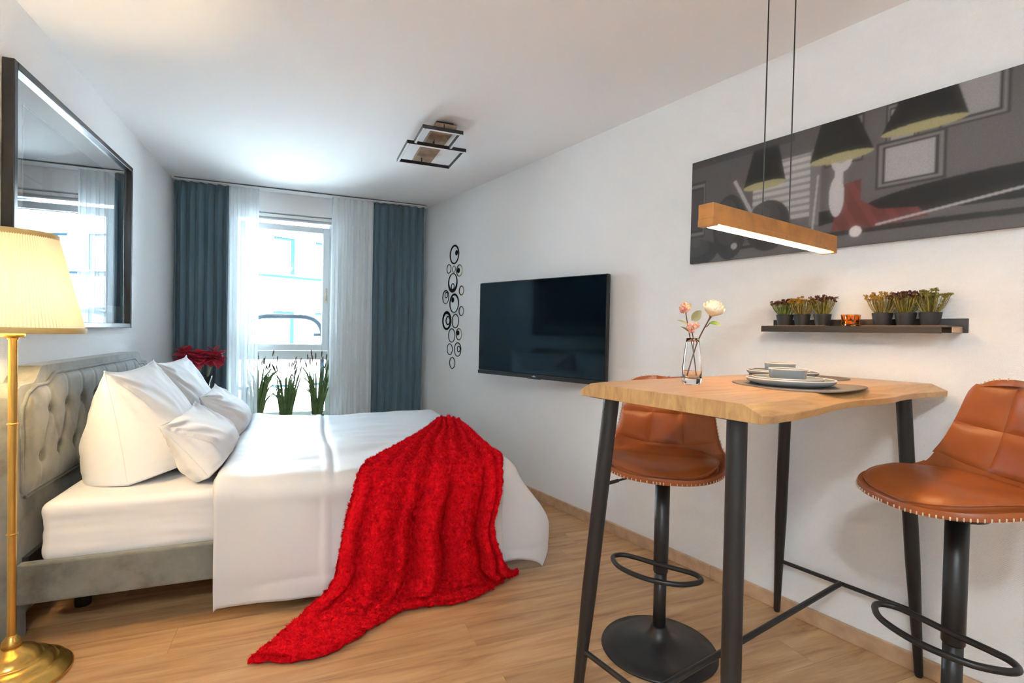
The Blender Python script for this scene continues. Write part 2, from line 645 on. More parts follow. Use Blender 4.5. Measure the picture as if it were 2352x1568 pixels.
creases = []
for y_, z_ in btn:
    if z_ > 0.8:
        creases.append(((y_, z_), (y_, 1.06)))
        for y2, z2 in btn:
            if z2 < 0.8 and abs(y2 - y_) < 0.1:
                creases.append(((y_, z_), (y2, z2)))
    else:
        creases.append(((y_, z_), (y_ - 0.0, 0.60)))
NU, NV = 210, 72


def panel_pt(i, j):
    u, v = i / (NU - 1), j / (NV - 1)
    y = PY0 + (PY1 - PY0) * u
    zt = panel_top(y)
    z = PZB + (zt - PZB) * v
    e = min(y - PY0, PY1 - y, (z - PZB), (zt - z))
    puff = 0.03 * (1 - math.exp(-max(0, e) / 0.018))
    dc = 9
    for a, b in creases:
        if abs(a[0] - y) < 0.14:
            dc = min(dc, seg_d(y, z, a, b))
    puff -= 0.0035 * math.exp(-(dc / 0.010) ** 2)
    for b in btn:
        d = hypot(y - b[0], z - b[1])
        if d < 0.12:
            puff -= 0.020 * math.exp(-(d / 0.022) ** 2)
    return (HX - 0.003 + puff, y, z)


pan = MB().grid(NU, NV, panel_pt).build('tufted_panel', MT['velvet'], bed)
# piping around the panel
pp = [(HX + 0.004, PY0, PZB + 0.02), (HX + 0.004, PY0, 0.90)]
loop = []
for i in range(0, 121):
    y = PY0 + (PY1 - PY0) * i / 120
    loop.append((HX + 0.004, y, panel_top(y)))
path = [(HX + 0.004, PY0, PZB + 0.03)] + loop + [(HX + 0.004, PY1, PZB + 0.03), (HX + 0.004, PY1 - 0.03, PZB), (HX + 0.004, PY0 + 0.03, PZB)]
MB().tube(path, 0.0075, 8, closed=True).build('piping', MT['velvet'], bed)
bproto = None
for y_, z_ in btn:
    if bproto is None:
        bproto = MB().lathe([(0.0, 0.008), (0.006, 0.007), (0.010, 0.003), (0.0115, -0.003)], 12).build('button', MT['velvet'], bed)
        o = bproto
    else:
        o = bproto.copy()
        col.objects.link(o)
        o.parent = bed
    o.location = (HX + 0.010, y_, z_)
    o.rotation_euler = (0, pi / 2, 0)

# rails, slats, feet
RX1 = 0.965
for yy in (2.525, 4.235):
    o = MB().box(((HX + RX1) / 2, yy, 0.238), (RX1 - HX, 0.04, 0.160)).build('side_rail', MT['velvet'], bed)
    soften(o, 0.010, 3)
o = MB().box((RX1, (BY0 + BY1) / 2, 0.238), (0.04, BY1 - BY0, 0.160)).build('foot_rail', MT['velvet'], bed)
soften(o, 0.010, 3)
for i in range(14):
    x = -0.93 + i * 0.14
    MB().box((x, 3.38, 0.291), (0.065, 1.66, 0.012)).build('slat', MT['slat'], bed)
for yy in (2.56, 4.2):
    MB().box((-0.03, yy, 0.27), (1.95, 0.03, 0.03)).build('bearer', MT['black_satin'], bed)
MB().box((HX + 0.012, 3.38, 0.30), (0.02, 1.66, 0.06)).build('bearer', MT['black_satin'], bed)
for x in (-0.90, 0.0, 0.88):
    for yy in (2.80, 3.95):
        MB().lathe([(0.0, 0), (0.03, 0), (0.034, 0.16), (0.0, 0.16)], 16, (x, yy, 0)).build('leg', MT['black_satin'], bed)

# ------------------------------------------------------------------ mattress under its fitted sheet
def soft_block(x0, x1, y0, y1, z0, z1, r, amp, seed, n=(60, 56, 14)):
    """rounded block with wrinkled skin"""
    bm = bmesh.new()
    bmesh.ops.create_cube(bm, size=1.0)
    for v in bm.verts:
        v.co = Vector((v.co.x * (x1 - x0), v.co.y * (y1 - y0), v.co.z * (z1 - z0)))
    bmesh.ops.bevel(bm, geom=bm.edges[:], offset=r, segments=5, affect='EDGES', profile=0.5)
    bmesh.ops.subdivide_edges(bm, edges=[e for e in bm.edges if e.calc_length() > 0.08], cuts=24, use_grid_fill=True)
    bm.normal_update()
    c = Vector(((x0 + x1) / 2, (y0 + y1) / 2, (z0 + z1) / 2))
    for v in bm.verts:
        p = v.co + c
        side = 1 - abs(v.normal.z)
        d = amp * nz(p.x * 3 + seed, p.y * 3, p.z * 9) + side * amp * 0.45 * nz(p.x * 4 + seed, p.y * 4, p.z * 38)
        v.co += v.normal * d
    me = bpy.data.meshes.new('mattress')
    for v in bm.verts:
        v.co += c
    bm.to_mesh(me)
    bm.free()
    me.polygons.foreach_set('use_smooth', [True] * len(me.polygons))
    return me


me = soft_block(-0.955, 0.94, 2.535, 4.205, 0.297, 0.538, 0.035, 0.006, 3.0)
me.materials.append(MT['white_sheet'])
o = bpy.data.objects.new('mattress', me)
col.objects.link(o)
tag(o, 'thick mattress in a white fitted sheet on the velvet bed frame', 'mattress')

# ------------------------------------------------------------------ duvet
DX0 = -0.345                       # edge towards the pillows
NEAR, FAR, FOOT = 2.545, 4.19, 0.955
ZD = 0.575


def hang(o_, r, L0):
    """arc-length over a rounded edge: returns (outward, drop)"""
    q = r * pi / 2
    if o_ <= 0:
        return 0.0, 0.0
    if o_ < q:
        a = o_ / r
        return r * sin(a), r * (1 - cos(a))
    return r, r + (o_ - q)


def duvet_pt(a, b):
    """a along the bed from the pillow edge, b across (0 = near hem)"""
    X = DX0 + a
    Yc = b
    ox = X - FOOT
    oy = (NEAR - Yc)
    of = (Yc - FAR)
    # hem near the pillows swings outwards a little
    z = ZD
    x, y = X, Yc
    R_ = 0.085
    if ox <= 0 and oy <= 0 and of <= 0:
        pass
    elif ox <= 0 and oy > 0:
        h, d = hang(oy, R_, 0)
        y = NEAR - h
        z = ZD - d
        y -= 0.018 * smoothstep(0.1, 0.5, d) * (1 + 0.8 * sin(X * 9 + 0.6)) * (0.4 + smoothstep(-0.3, -0.1, X))
    elif ox <= 0 and of > 0:
        h, d = hang(of, R_, 0)
        y = FAR + h
        z = ZD - d
        y += 0.012 * sin(X * 11) * smoothstep(0.1, 0.4, d)
    elif oy <= 0 and of <= 0:
        h, d = hang(ox, R_, 0)
        x = FOOT + h
        z = ZD - d
        x += 0.03 * smoothstep(0.1, 0.45, d) + 0.02 * sin(Yc * 10) * smoothstep(0.1, 0.4, d)
    else:
        oy2 = oy if oy > 0 else of
        sgn = -1 if oy > 0 else 1
        rad = hypot(ox, oy2)
        an = atan2(oy2, ox)
        h, d = hang(rad, R_, 0)
        flare = 0.20 * sin(2 * an) ** 2 * smoothstep(0.05, 0.5, rad)
        hh = h + flare + 0.03 * smoothstep(0.1, 0.45, d) * cos(an)
        x = FOOT + hh * cos(an) * (1.0 + 0.1 * sin(2 * an))
        y = (NEAR if sgn < 0 else FAR) + sgn * (hh * sin(an) * 0.35 + h * sin(an) * 0.65)
        z = ZD - d * (1 - 0.22 * sin(2 * an) ** 2)
    # the bed is softer towards the middle; gentle waves
    top = smoothstep(0.45, 0.56, z)
    z += top * (0.012 * nz(x * 2.2, y * 2.2, 1.3) + 0.006 * nz(x * 6, y * 6, 4.1))
    z += top * 0.018 * math.exp(-((X - DX0 - 0.03) / 0.09) ** 2)
    z += top * 0.004 * sin(34 * (Yc + 0.05 * nz(x * 5, Yc * 3)) + 4 * nz(x * 3, Yc * 2, 9)) * smoothstep(0.15, 0.3, X) * smoothstep(0.85, 0.6, X) * (0.5 + nz(x * 4, Yc * 2, 3.3))
    z += top * 0.004 * nz(x * 4, y * 14, 6.6)
    # crease of the folded cover
    cr = X - (0.105 + 0.007 * sin(Yc * 5))
    z += top * (0.010 * math.exp(-(cr / 0.012) ** 2) - 0.006 * math.exp(-((cr - 0.03) / 0.02) ** 2))
    side = 1 - top
    y -= side * (0.009 * math.exp(-((cr) / 0.014) ** 2) + 0.022 * nz(X * 3, z * 2.5, 7.0) + 0.008 * nz(X * 8, z * 4, 2.0) - 0.005 * math.exp(-((z - 0.135 - 0.03 * nz(X * 4, 5.5)) / 0.016) ** 2) * smoothstep(-0.3, -0.1, X)) * (1 if oy > 0 else -1)
    return Vector((x, y, max(z, 0.012)))


LN = 0.565                          # drop of the near side (arc length)
nu, nv = 150, 190
a_end = FOOT - DX0 + 0.50
bs = np.linspace(NEAR - LN, FAR + 0.42, nv)
as_ = np.linspace(0, a_end, nu)


def dv(i, j):
    a, b = as_[i], bs[j]
    # near hem rises a little towards the foot
    p = duvet_pt(a, b)
    if i == 0:
        p.z -= 0.012
    return p


mb = MB().grid(nu, nv, dv, flip=True)
o = mb.build('duvet', MT['duvet'])
add_mod(o, 'SOLIDIFY', thickness=0.016, offset=-1)
tag(o, 'white satin duvet spread over the bed and hanging down its side', 'duvet')

# ------------------------------------------------------------------ pillows
def pillow(name, label, w, h, t, base, lean, yaw, seed, group, fat=0.36, flat=0.55, tip=0.05, mat='white_sheet', dip=0.05):
    """local: x = thickness (front +), y = width, z = height; stands on z = 0"""
    nu, nv = 73, 96
    r0 = random.Random(seed)
    ph = [r0.uniform(0, 10) for _ in range(6)]

    def fn(i, j):
        u = -1 + 2 * i / (nu - 1)
        q = 2 * pi * j / (nv - 1)
        # q: 0 at the top seam, pi at the bottom
        v = 0.5 + 0.5 * cos(q)             # 1 top .. 0 bottom
        front = 1 if q <= pi else -1
        edge = (max(0, 1 - abs(u) ** 3.2)) ** 0.55
        prof = (max(0.0, 1 - v) ** 0.62) * (1 + fat) * (1 - (1 - flat) * (max(0, 0.45 - v) / 0.45) ** 2)
        prof *= (1.0 if v > 0.03 else (v / 0.03) ** 0.5)
        th = t / 2 * edge * prof
        hh = h * (1 - dip * (1 - u * u) * smoothstep(0.5, 1.0, v)) + tip * abs(u) ** 6 * smoothstep(0.8, 1.0, v)
        z = hh * v
        # side edges: pulled in at mid height
        y = u * w / 2 * (1 - 0.05 * sin(pi * v) * abs(u) ** 3 - 0.05 * (1 - v) * abs(u) ** 4)
        x = front * th
        # wrinkles: radiating from the upper corners plus drag lines near the side seams
        wr = 0.0
        for s_, cu in ((1, 1.0), (2, -1.0)):
            dx, dz = (u - cu) * w / 2, (v - 1.0) * h
            rr = hypot(dx, dz)
            an = atan2(dz, dx)
            wr += 0.008 * sin(an * 17 + ph[s_] + 3 * nz(rr * 6, an * 2, seed)) * math.exp(-((rr - 0.16) / 0.16) ** 2)
        wr += 0.005 * sin(v * 70 + 6 * nz(u * 3, v * 3, seed + 5)) * smoothstep(0.72, 0.97, abs(u)) * edge ** 0.5
        wr += 0.010 * nz(u * 2.2 + ph[0], v * 2.6, front * 3 + seed) + 0.008 * nz(u * 5 + ph[3], v * 5, front * 2 + seed)
        wr += 0.006 * nz(u * 3, v * 14, seed * 2.0) * smoothstep(0.35, 0.05, v)
        x += front * wr * min(1.0, edge * 1.4)
        return (x, y, z)

    mb = MB().grid(nu, nv, fn, flip=True)
    o = mb.build(name, MT[mat])
    # sew the top
    bm = bmesh.new()
    bm.from_mesh(o.data)
    bmesh.ops.remove_doubles(bm, verts=bm.verts[:], dist=0.0004)
    bmesh.ops.recalc_face_normals(bm, faces=bm.faces[:])
    bm.to_mesh(o.data)
    bm.free()
    for p in o.data.polygons:
        p.use_smooth = True
    o.location = base
    o.rotation_euler = (0, lean, yaw)
    path = [fn(0, j) for j in range(nv // 2 - 6, 0, -3)] + [fn(i, 0) for i in range(0, nu, 3)] + [fn(nu - 1, j) for j in range(1, nv // 2 - 6, 3)]
    MB().tube(path, 0.0022, 6).build('seam', MT[mat], o)
    tag(o, label, 'pillow', group)
    return o


pillow('bed_pillow', 'large white square pillow leaning on the headboard beside the floor lamp', 0.84, 0.50, 0.46, (-0.715, 3.08, 0.545), -0.16, 0.02, 1, 'bed pillows', fat=0.22, flat=0.78, tip=0.012, dip=0.03)
pillow('bed_pillow', 'large white square pillow leaning on the headboard beside the red flowers', 0.76, 0.49, 0.40, (-0.715, 3.88, 0.545), -0.16, -0.03, 2, 'bed pillows', fat=0.22, flat=0.75, tip=0.012, dip=0.03)
pillow('bed_pillow', 'small white pillow propped in front of the big pillow beside the floor lamp', 0.80, 0.30, 0.235, (-0.385, 2.98, 0.575), -0.66, 0.0, 3, 'bed pillows', fat=0.20, flat=0.55, tip=0.012, dip=0.02)
pillow('bed_pillow', 'small white pillow propped in front of the big pillow beside the red flowers', 0.72, 0.31, 0.235, (-0.385, 3.72, 0.585), -0.60, 0.03, 4, 'bed pillows', fat=0.20, flat=0.55, tip=0.012, dip=0.02)

# ------------------------------------------------------------------ red throw
def red_plush():
    M = Mat('red_plush')
    v = M.coord()
    vo = M.n('ShaderNodeTexVoronoi')
    vo.inputs['Scale'].default_value = 38.0
    ds = M.n('ShaderNodeVectorMath', operation='ADD')
    nn = M.n('ShaderNodeTexNoise')
    nn.inputs['Scale'].default_value = 22.0
    sc = M.n('ShaderNodeVectorMath', operation='SCALE')
    sc.inputs['Scale'].default_value = 0.05
    M.l(v, nn.inputs['Vector'])
    M.l(nn.outputs['Color'], sc.inputs[0])
    M.l(v, ds.inputs[0])
    M.l(sc.outputs[0], ds.inputs[1])
    M.l(ds.outputs[0], vo.inputs['Vector'])
    f = M.noise(v, 45.0, 4.0, 0.65, 1.0)
    M.l(M.ramp(f, [(0.3, (0.50, 0.003, 0.010)), (0.55, (0.74, 0.006, 0.014)), (0.75, (0.86, 0.016, 0.026))]), M.b.inputs['Base Color'])
    M.set(Roughness=1.0, Sheen_Weight=0.10, Sheen_Tint=(1, 0.1, 0.1), Specular_IOR_Level=0.0)
    ad = M.n('ShaderNodeMath', operation='ADD')
    M.l(vo.outputs['Distance'], ad.inputs[0])
    M.l(M.noise(v, 160.0, 3.0), ad.inputs[1])
    M.bump(ad.outputs[0], 0.8, 0.008)
    return M.m


MT['red'] = red_plush()
net = [
    [(.83, 3.44, .605), (.88, 3.49, .615), (.93, 3.50, .62), (.98, 3.46, .615), (1.03, 3.36, .585)],
    [(.60, 3.04, .605), (.71, 3.03, .615), (.82, 3.01, .62), (.92, 2.98, .615), (1.01, 2.95, .585)],
    [(.36, 2.67, .605), (.52, 2.66, .61), (.68, 2.65, .61), (.83, 2.64, .61), (.97, 2.63, .59)],
    [(.255, 2.49, .590), (.44, 2.475, .588), (.62, 2.47, .588), (.79, 2.47, .588), (.955, 2.465, .585)],
    [(.20, 2.408, .47), (.385, 2.395, .47), (.56, 2.39, .46), (.74, 2.39, .46), (.925, 2.395, .46)],
    [(.165, 2.395, .29), (.35, 2.375, .29), (.54, 2.375, .28), (.72, 2.375, .28), (.885, 2.385, .30)],
    [(.125, 2.385, .12), (.32, 2.35, .11), (.52, 2.36, .11), (.74, 2.36, .11), (.93, 2.37, .12)],
    [(.02, 2.33, .035), (.24, 2.26, .035), (.49, 2.31, .035), (.76, 2.33, .035), (.99, 2.36, .035)],
    [(-.18, 2.085, .016), (.08, 2.03, .016), (.40, 2.23, .016), (.73, 2.23, .016), (1.04, 2.41, .016)],
]
NBU, NBV = 190, 300
rows = [spline(r, NBU) for r in net]
cols_ = [spline([r[i] for r in rows], NBV) for i in range(NBU)]
VM = len(net) - 1


def throw_pt(i, j):
    u, v = i / (NBU - 1), j / (NBV - 1) * VM          # v in rows
    p = cols_[i][j].copy()
    # folds fan out from the gathered top end
    w_ = u + 0.05 * nz(v * 0.7, 3.1) + 0.02 * nz(v * 1.8, u * 3)
    edge = smoothstep(0, 0.04, u) * smoothstep(1, 0.96, u)
    ridge = 0.0
    for c, wd, am in ((.05, .03, .6), (.21, .09, .75), (.35, .03, .5), (.52, .055, 1.1), (.74, .09, .7), (.90, .025, 1.0), (.965, .018, .8)):
        ridge += am * math.exp(-((w_ - c) / wd) ** 2)
    pleat_ = 0.0
    for c, wd, am in ((.08, .03, .5), (.20, .035, .8), (.33, .03, 1.0), (.45, .03, .7), (.58, .04, 1.0), (.72, .03, .8), (.84, .03, 1.0), (.94, .025, .7)):
        pleat_ += am * math.exp(-((w_ + 0.03 * sin(v * 1.7) - c) / wd) ** 2)
    valley = math.exp(-((w_ - 0.43) / 0.024) ** 2) + 0.8 * math.exp(-((w_ - 0.625) / 0.022) ** 2) + 0.7 * math.exp(-((w_ - 0.855) / 0.018) ** 2)
    amp_top = interp([0, 2, 3.2, 4, 8], [0.036, 0.034, 0.030, 0.0, 0.0], v)
    amp_side = interp([0, 2.8, 4, 5.5, 6.6, 7.4, 8], [0, 0.018, 0.085, 0.115, 0.095, 0.0, 0.0], v)
    amp_flo = interp([0, 6.2, 7.0, 7.6, 8], [0, 0.0, 0.030, 0.012, 0.004], v)
    p.z += amp_top * pleat_ * (0.4 + 0.6 * edge)
    p.y -= amp_side * max(-0.25, ridge - 0.8 * valley) * edge
    p.z += amp_flo * ridge
    # plush relief
    q = p * 1.0
    sw = nz(q.x * 30, q.y * 30, q.z * 30) * 0.007 + abs(nz(q.x * 62, q.y * 62, q.z * 62 + 3)) * 0.008
    if v < 3.4 or v > 6.9:
        p.z += sw
    else:
        p.y -= sw
    # ragged hem
    if u < 0.02 or u > 0.98:
        p.x += 0.006 * nz(v * 22, u * 9)
    p.z = max(p.z, 0.014)
    return p


mb = MB().grid(NBU, NBV, throw_pt, flip=False)
o = mb.build('throw_blanket', MT['red'])
add_mod(o, 'SOLIDIFY', thickness=0.016, offset=0)
# short pile standing off the cloth
G = np.array(mb.v, dtype=np.float64).reshape(NBU, NBV, 3)
rp = np.random.RandomState(4)
NPILE = 130000
fi, fj = rp.rand(NPILE) * (NBU - 1.001), rp.rand(NPILE) * (NBV - 1.001)
k_ = NPILE // 14                                  # denser along the hems, so that the edge looks fluffy
fi[:k_] = np.where(rp.rand(k_) < .5, rp.rand(k_) * 2.0, NBU - 1.001 - rp.rand(k_) * 2.0)
fj[k_:2 * k_] = NBV - 1.001 - rp.rand(k_) * 2.5
i0, j0 = fi.astype(int), fj.astype(int)
a_, b_ = (fi - i0)[:, None], (fj - j0)[:, None]
P0, Pu, Pv = G[i0, j0], G[i0 + 1, j0], G[i0, j0 + 1]
C0 = P0 + (Pu - P0) * a_ + (Pv - P0) * b_
Nn = np.cross(Pu - P0, Pv - P0)
Nn /= np.linalg.norm(Nn, axis=1)[:, None] + 1e-12
view = np.array([0.0, -0.6, 0.8])
Nn *= np.where((Nn @ view) < 0, -1.0, 1.0)[:, None]
sw_ = np.stack([np.sin(C0[:, 0] * 110 + 3 * np.sin(C0[:, 2] * 70)), np.sin(C0[:, 1] * 105 + 3 * np.sin(C0[:, 0] * 80)), np.sin(C0[:, 2] * 110 + 3 * np.sin(C0[:, 1] * 90))], axis=1)
D_ = Nn + 0.95 * sw_ + 0.45 * rp.randn(NPILE, 3)
D_ /= np.linalg.norm(D_, axis=1)[:, None]
S_ = np.cross(D_, rp.randn(NPILE, 3))
S_ /= np.linalg.norm(S_, axis=1)[:, None] + 1e-12
Ln = (0.008 + 0.008 * rp.rand(NPILE))[:, None]
C0 = C0 + Nn * 0.006
tri = np.stack([C0 - S_ * 0.0013, C0 + S_ * 0.0013, C0 + D_ * Ln], axis=1).reshape(-1, 3)
tri[:, 2] = np.maximum(tri[:, 2], 0.003)
pm = bpy.data.meshes.new('pile')
pm.vertices.add(NPILE * 3)
pm.vertices.foreach_set('co', tri.ravel())
pm.loops.add(NPILE * 3)
pm.loops.foreach_set('vertex_index', np.arange(NPILE * 3, dtype=np.int32))
pm.polygons.add(NPILE)
pm.polygons.foreach_set('loop_start', np.arange(0, NPILE * 3, 3, dtype=np.int32))
pm.update(calc_edges=True)
pm.materials.append(MT['red'])
po = bpy.data.objects.new('pile', pm)
col.objects.link(po)
po.parent = o
po['kind'] = 'stuff'
tag(o, 'bright red plush throw draped over the bed edge onto the floor', 'blanket')

# ------------------------------------------------------------------ curtains
def fabric(name, c, scale=420):
    M = Mat(name)
    v = M.coord()
    M.set(Base_Color=c, Roughness=0.75, Sheen_Weight=0.2)
    M.bump(M.noise(v, scale, 2.0), 0.08, 0.001)
    return M.m


MT['curtain'] = fabric('slate_blue_curtain', (0.105, 0.172, 0.215))
s = Mat('sheer_voile')
s.N.remove(s.b)
tr = s.n('ShaderNodeBsdfTransparent')
df = s.n('ShaderNodeBsdfDiffuse')
df.inputs[0].default_value = (0.93, 0.95, 0.95, 1)
tl = s.n('ShaderNodeBsdfTranslucent')
tl.inputs[0].default_value = (0.60, 0.67, 0.70, 1)
m1 = s.n('ShaderNodeMixShader')
m1.inputs[0].default_value = 0.33
s.l(df.outputs[0], m1.inputs[1])
s.l(tl.outputs[0], m1.inputs[2])
m2 = s.n('ShaderNodeMixShader')
m2.inputs[0].default_value = 0.90
s.l(tr.outputs[0], m2.inputs[1])
s.l(m1.outputs[0], m2.inputs[2])
s.l(m2.outputs[0], s.out.inputs[0])
MT['sheer'] = s.m


def curtain(name, label, x0, x1, yc, z0, z1, folds, depth, mat, seed, group, sway=0.0, thick=0.0):
    nu, nv = folds * 14 + 1, 46
    r0 = random.Random(seed)
    ph = [r0.uniform(-0.8, 0.8) for _ in range(folds + 2)]

    def fn(i, j):
        u, v = i / (nu - 1), j / (nv - 1)
        t = u * folds
        w_ = t + 0.22 * nz(t * 0.5 + seed, v * 1.3) * (1 - 0.6 * v)
        x = x0 + (x1 - x0) * u + sway * (1 - v) * (1 if x0 < 0 else -1) * (0.5 - u)
        amp = depth * (0.75 + 0.35 * nz(t * 0.9 + seed * 2, v * 0.8))
        amp *= (1.0 if v < 0.955 else 0.62)
        y = yc + amp * sin(2 * pi * w_) + 0.012 * nz(u * 4, v * 2, seed)
        x += 0.25 * (x1 - x0) / folds * sin(4 * pi * w_ + 0.6) * 0.5
        z = z0 + (z1 - z0) * v
        if v > 0.965:
            y += 0.35 * depth * sin(6 * pi * w_)
        return (x, y, z)

    o = MB().grid(nu, nv, fn).build(name, MT[mat])
    if thick:
        add_mod(o, 'SOLIDIFY', thickness=thick, offset=0)
    return tag(o, label, 'curtain', group)


CZ = 2.548
curtain('blackout_curtain', 'slate blue curtain hanging beside the wall with the big framed picture', -1.095, -0.655, 5.385, 0.02, CZ, 6, 0.036, 'curtain', 1, 'slate blue curtains', thick=0.0015)
curtain('blackout_curtain', 'slate blue curtain hanging beside the wall with the ring stickers', 0.605, 1.150, 5.385, 0.02, CZ, 7, 0.038, 'curtain', 2, 'slate blue curtains', thick=0.0015)
curtain('sheer_curtain', 'white see-through curtain beside the red flowers', -0.665, -0.415, 5.345, 0.02, CZ - 0.005, 4, 0.022, 'sheer', 3, 'white sheer curtains')
curtain('sheer_curtain', 'white see-through curtain hanging on the window handle side', 0.225, 0.625, 5.345, 0.02, CZ - 0.005, 7, 0.024, 'sheer', 4, 'white sheer curtains')
rl = thing('curtain_rail', 'flat white curtain rail under the ceiling above the window', 'curtain rail', (0.03, 5.375, H_CEIL))
o = MB().box((0, 0, -0.0085), (2.27, 0.11, 0.015)).build('rail', MT['white_paint'], rl)
soften(o, 0.004)
MT['dark_line'] = plain('dark_groove', (0.10, 0.10, 0.11), 0.6)
MB().box((0, -0.057, -0.006), (2.27, 0.004, 0.009)).build('groove', MT['dark_line'], rl)
MB().box((1.125, -0.056, -0.010), (0.02, 0.008, 0.018)).box((-1.125, -0.056, -0.010), (0.02, 0.008, 0.018)).build('end_cap', MT['brass'], rl)

# ------------------------------------------------------------------ grasses on the sill
MT['grass'] = plain('artificial_grass', (0.10, 0.17, 0.045), 0.6, vary=0.5, vscale=9)
MT['grass_dry'] = plain('dry_seed_head', (0.10, 0.06, 0.055), 0.8)
MT['grass_pot'] = plain('grey_pot', (0.25, 0.24, 0.22), 0.7, bump=(120, 0.4))


def grass(loc, label, seed, nb=120, hgt=0.52):
    r0 = random.Random(seed)
    t = thing('potted_grass', label, 'plant', loc, 0, 'grasses on the window sill')
    MB().lathe([(0.0, 0), (0.062, 0), (0.068, 0.02), (0.064, 0.022), (0.0, 0.022)], 20).build('pot', MT['grass_pot'], t)
    mb, md = MB(), MB()
    for k in range(nb):
        a = r0.uniform(0, 2 * pi)
        rr = 0.05 * sqrt(r0.random())
        h = hgt * r0.uniform(0.45, 1.0)
        sp = r0.uniform(0.1, 0.28) * h
        d = Vector((cos(a), sin(a) * 0.28, 0))
        bend = r0.random() < 0.22
        p0 = d * rr
        if bend:
            pts = [p0 + Vector((0, 0, .02)), p0 + d * sp * 0.5 + Vector((0, 0, h * 0.6)), p0 + d * (sp + 0.06) + Vector((0, 0, h * 0.82)), p0 + d * (sp + 0.17) + Vector((0, 0, h * 0.70))]
            w_ = 0.009
        else:
            pts = [p0 + Vector((0, 0, .02)), p0 + d * sp * 0.35 + Vector((0, 0, h * 0.45)), p0 + d * sp + Vector((0, 0, h))]
            w_ = r0.choice((0.0045, 0.006, 0.0085))
        P = spline(pts, 8)
        side = Vector((-d.y, d.x, 0)) if r0.random() < .5 else Vector((1, 0, 0))
        vs = []
        for i, p in enumerate(P):
            q = w_ * (1 - (i / 7) ** 3) + 0.0008
            vs += [p - side * q, p + side * q]
        mb.add(vs, [(2 * i, 2 * i + 1, 2 * i + 3, 2 * i + 2) for i in range(7)], True)
        if not bend and h > hgt * 0.75 and r0.random() < 0.35:
            e, f_ = P[-1], (P[-1] - P[-3]).normalized()
            md.tube([e - f_ * 0.01, e + f_ * 0.015, e + f_ * 0.045, e + f_ * 0.06], [0.002, 0.006, 0.006, 0.001], 6)
    b = mb.build('blades', MT['grass'], t)
    b['kind'] = 'stuff'
    if md.v:
        md.build('seed_heads', MT['grass_dry'], t)
    return t


grass((-0.165, 5.50, 0.366), 'potted grass standing alone in the middle of the window sill', 11, hgt=0.56)
grass((0.125, 5.50, 0.366), 'potted grass on the sill next to the curtain on the handle side', 12, hgt=0.62)
grass((-0.425, 5.50, 0.366), 'potted grass half hidden behind the sheer curtain near the red flowers', 13, hgt=0.62)

# ------------------------------------------------------------------ red flowers in a tall dark vase
MT['dark_glass'] = plain('dark_glazed_vase', (0.015, 0.022, 0.025), 0.08)
MT['amaryllis'] = plain('amaryllis_petal', (0.42, 0.022, 0.045), 0.55, vary=0.35, vscale=25)
MT['stem_green'] = plain('pale_green_stem', (0.16, 0.22, 0.12), 0.6)
VX, VY = -0.79, 4.83
vs_ = MB().lathe([(0.0, 0), (0.085, 0), (0.09, 0.01), (0.075, 0.10), (0.05, 0.30), (0.045, 0.50), (0.055, 0.66), (0.075, 0.80), (0.09, 0.842), (0.086, 0.842), (0.07, 0.80), (0.048, 0.64), (0.04, 0.5), (0.03, 0.1), (0.0, 0.09)], 32).build('floor_vase', MT['dark_glass'], loc=(VX, VY, 0))
tag(vs_, 'tall flared black floor vase in the corner behind the bed', 'vase')


def petal(mb, c, ax, L, wd, curl, seed, cup=0.25):
    """one broad petal starting at c along ax"""
    ax = Vector(ax).normalized()
    sd = ax.cross(Vector((0, 0, 1)))
    if sd.length < 1e-3:
        sd = Vector((1, 0, 0))
    sd.normalize()
    nr = sd.cross(ax).normalized()
    c = Vector(c)

    def fn(i, j):
        t, s_ = i / 7, -1 + 2 * j / 4
        wv = wd * (sin(pi * min(1, t * 0.9 + 0.06)) ** 0.8)
        if i == 7:
            wv = wd * 0.12
        return c + ax * (L * t) + sd * (s_ * wv) + nr * (curl * t * t * L + cup * wv * s_ * s_ + 0.12 * wv * sin(7 * t + seed))
    mb.grid(8, 5, fn)


def amaryllis(loc, heads, label, seed):
    r0 = random.Random(seed)
    t = thing('amaryllis_stem', label, 'flower', loc, 0, 'red flowers in the tall vase')
    hd = Vector(heads[0])
    MB().tube(spline([(0, 0, 0), tuple(Vector((hd.x * 0.4, hd.y * 0.4, hd.z * 0.55))), tuple(hd)], 10), 0.010, 10).build('stem', MT['stem_green'], t)
    for dirv in heads[1]:
        d = Vector(dirv).normalized()
        c = hd + d * 0.015
        mb = MB()
        a_ = d.orthogonal().normalized()
        b_ = d.cross(a_)
        for k in range(6):
            q = 2 * pi * k / 6 + 0.3
            ax = d * 0.75 + (a_ * cos(q) + b_ * sin(q)) * (0.75 if k % 2 else 0.95)
            petal(mb, c, ax, 0.092 * r0.uniform(.9, 1.1), 0.046, -0.25 if k % 2 else -0.1, k + seed)
        o = mb.build('blossom', MT['amaryllis'], t)
        add_mod(o, 'SOLIDIFY', thickness=0.0015)
        md = MB()
        for k in range(4):
            q = 2 * pi * k / 4
            md.tube([c, c + d * 0.05 + (a_ * cos(q) + b_ * sin(q)) * 0.008], 0.0014, 5)
        md.build('stamens', MT['stem_green'], o)
    return t


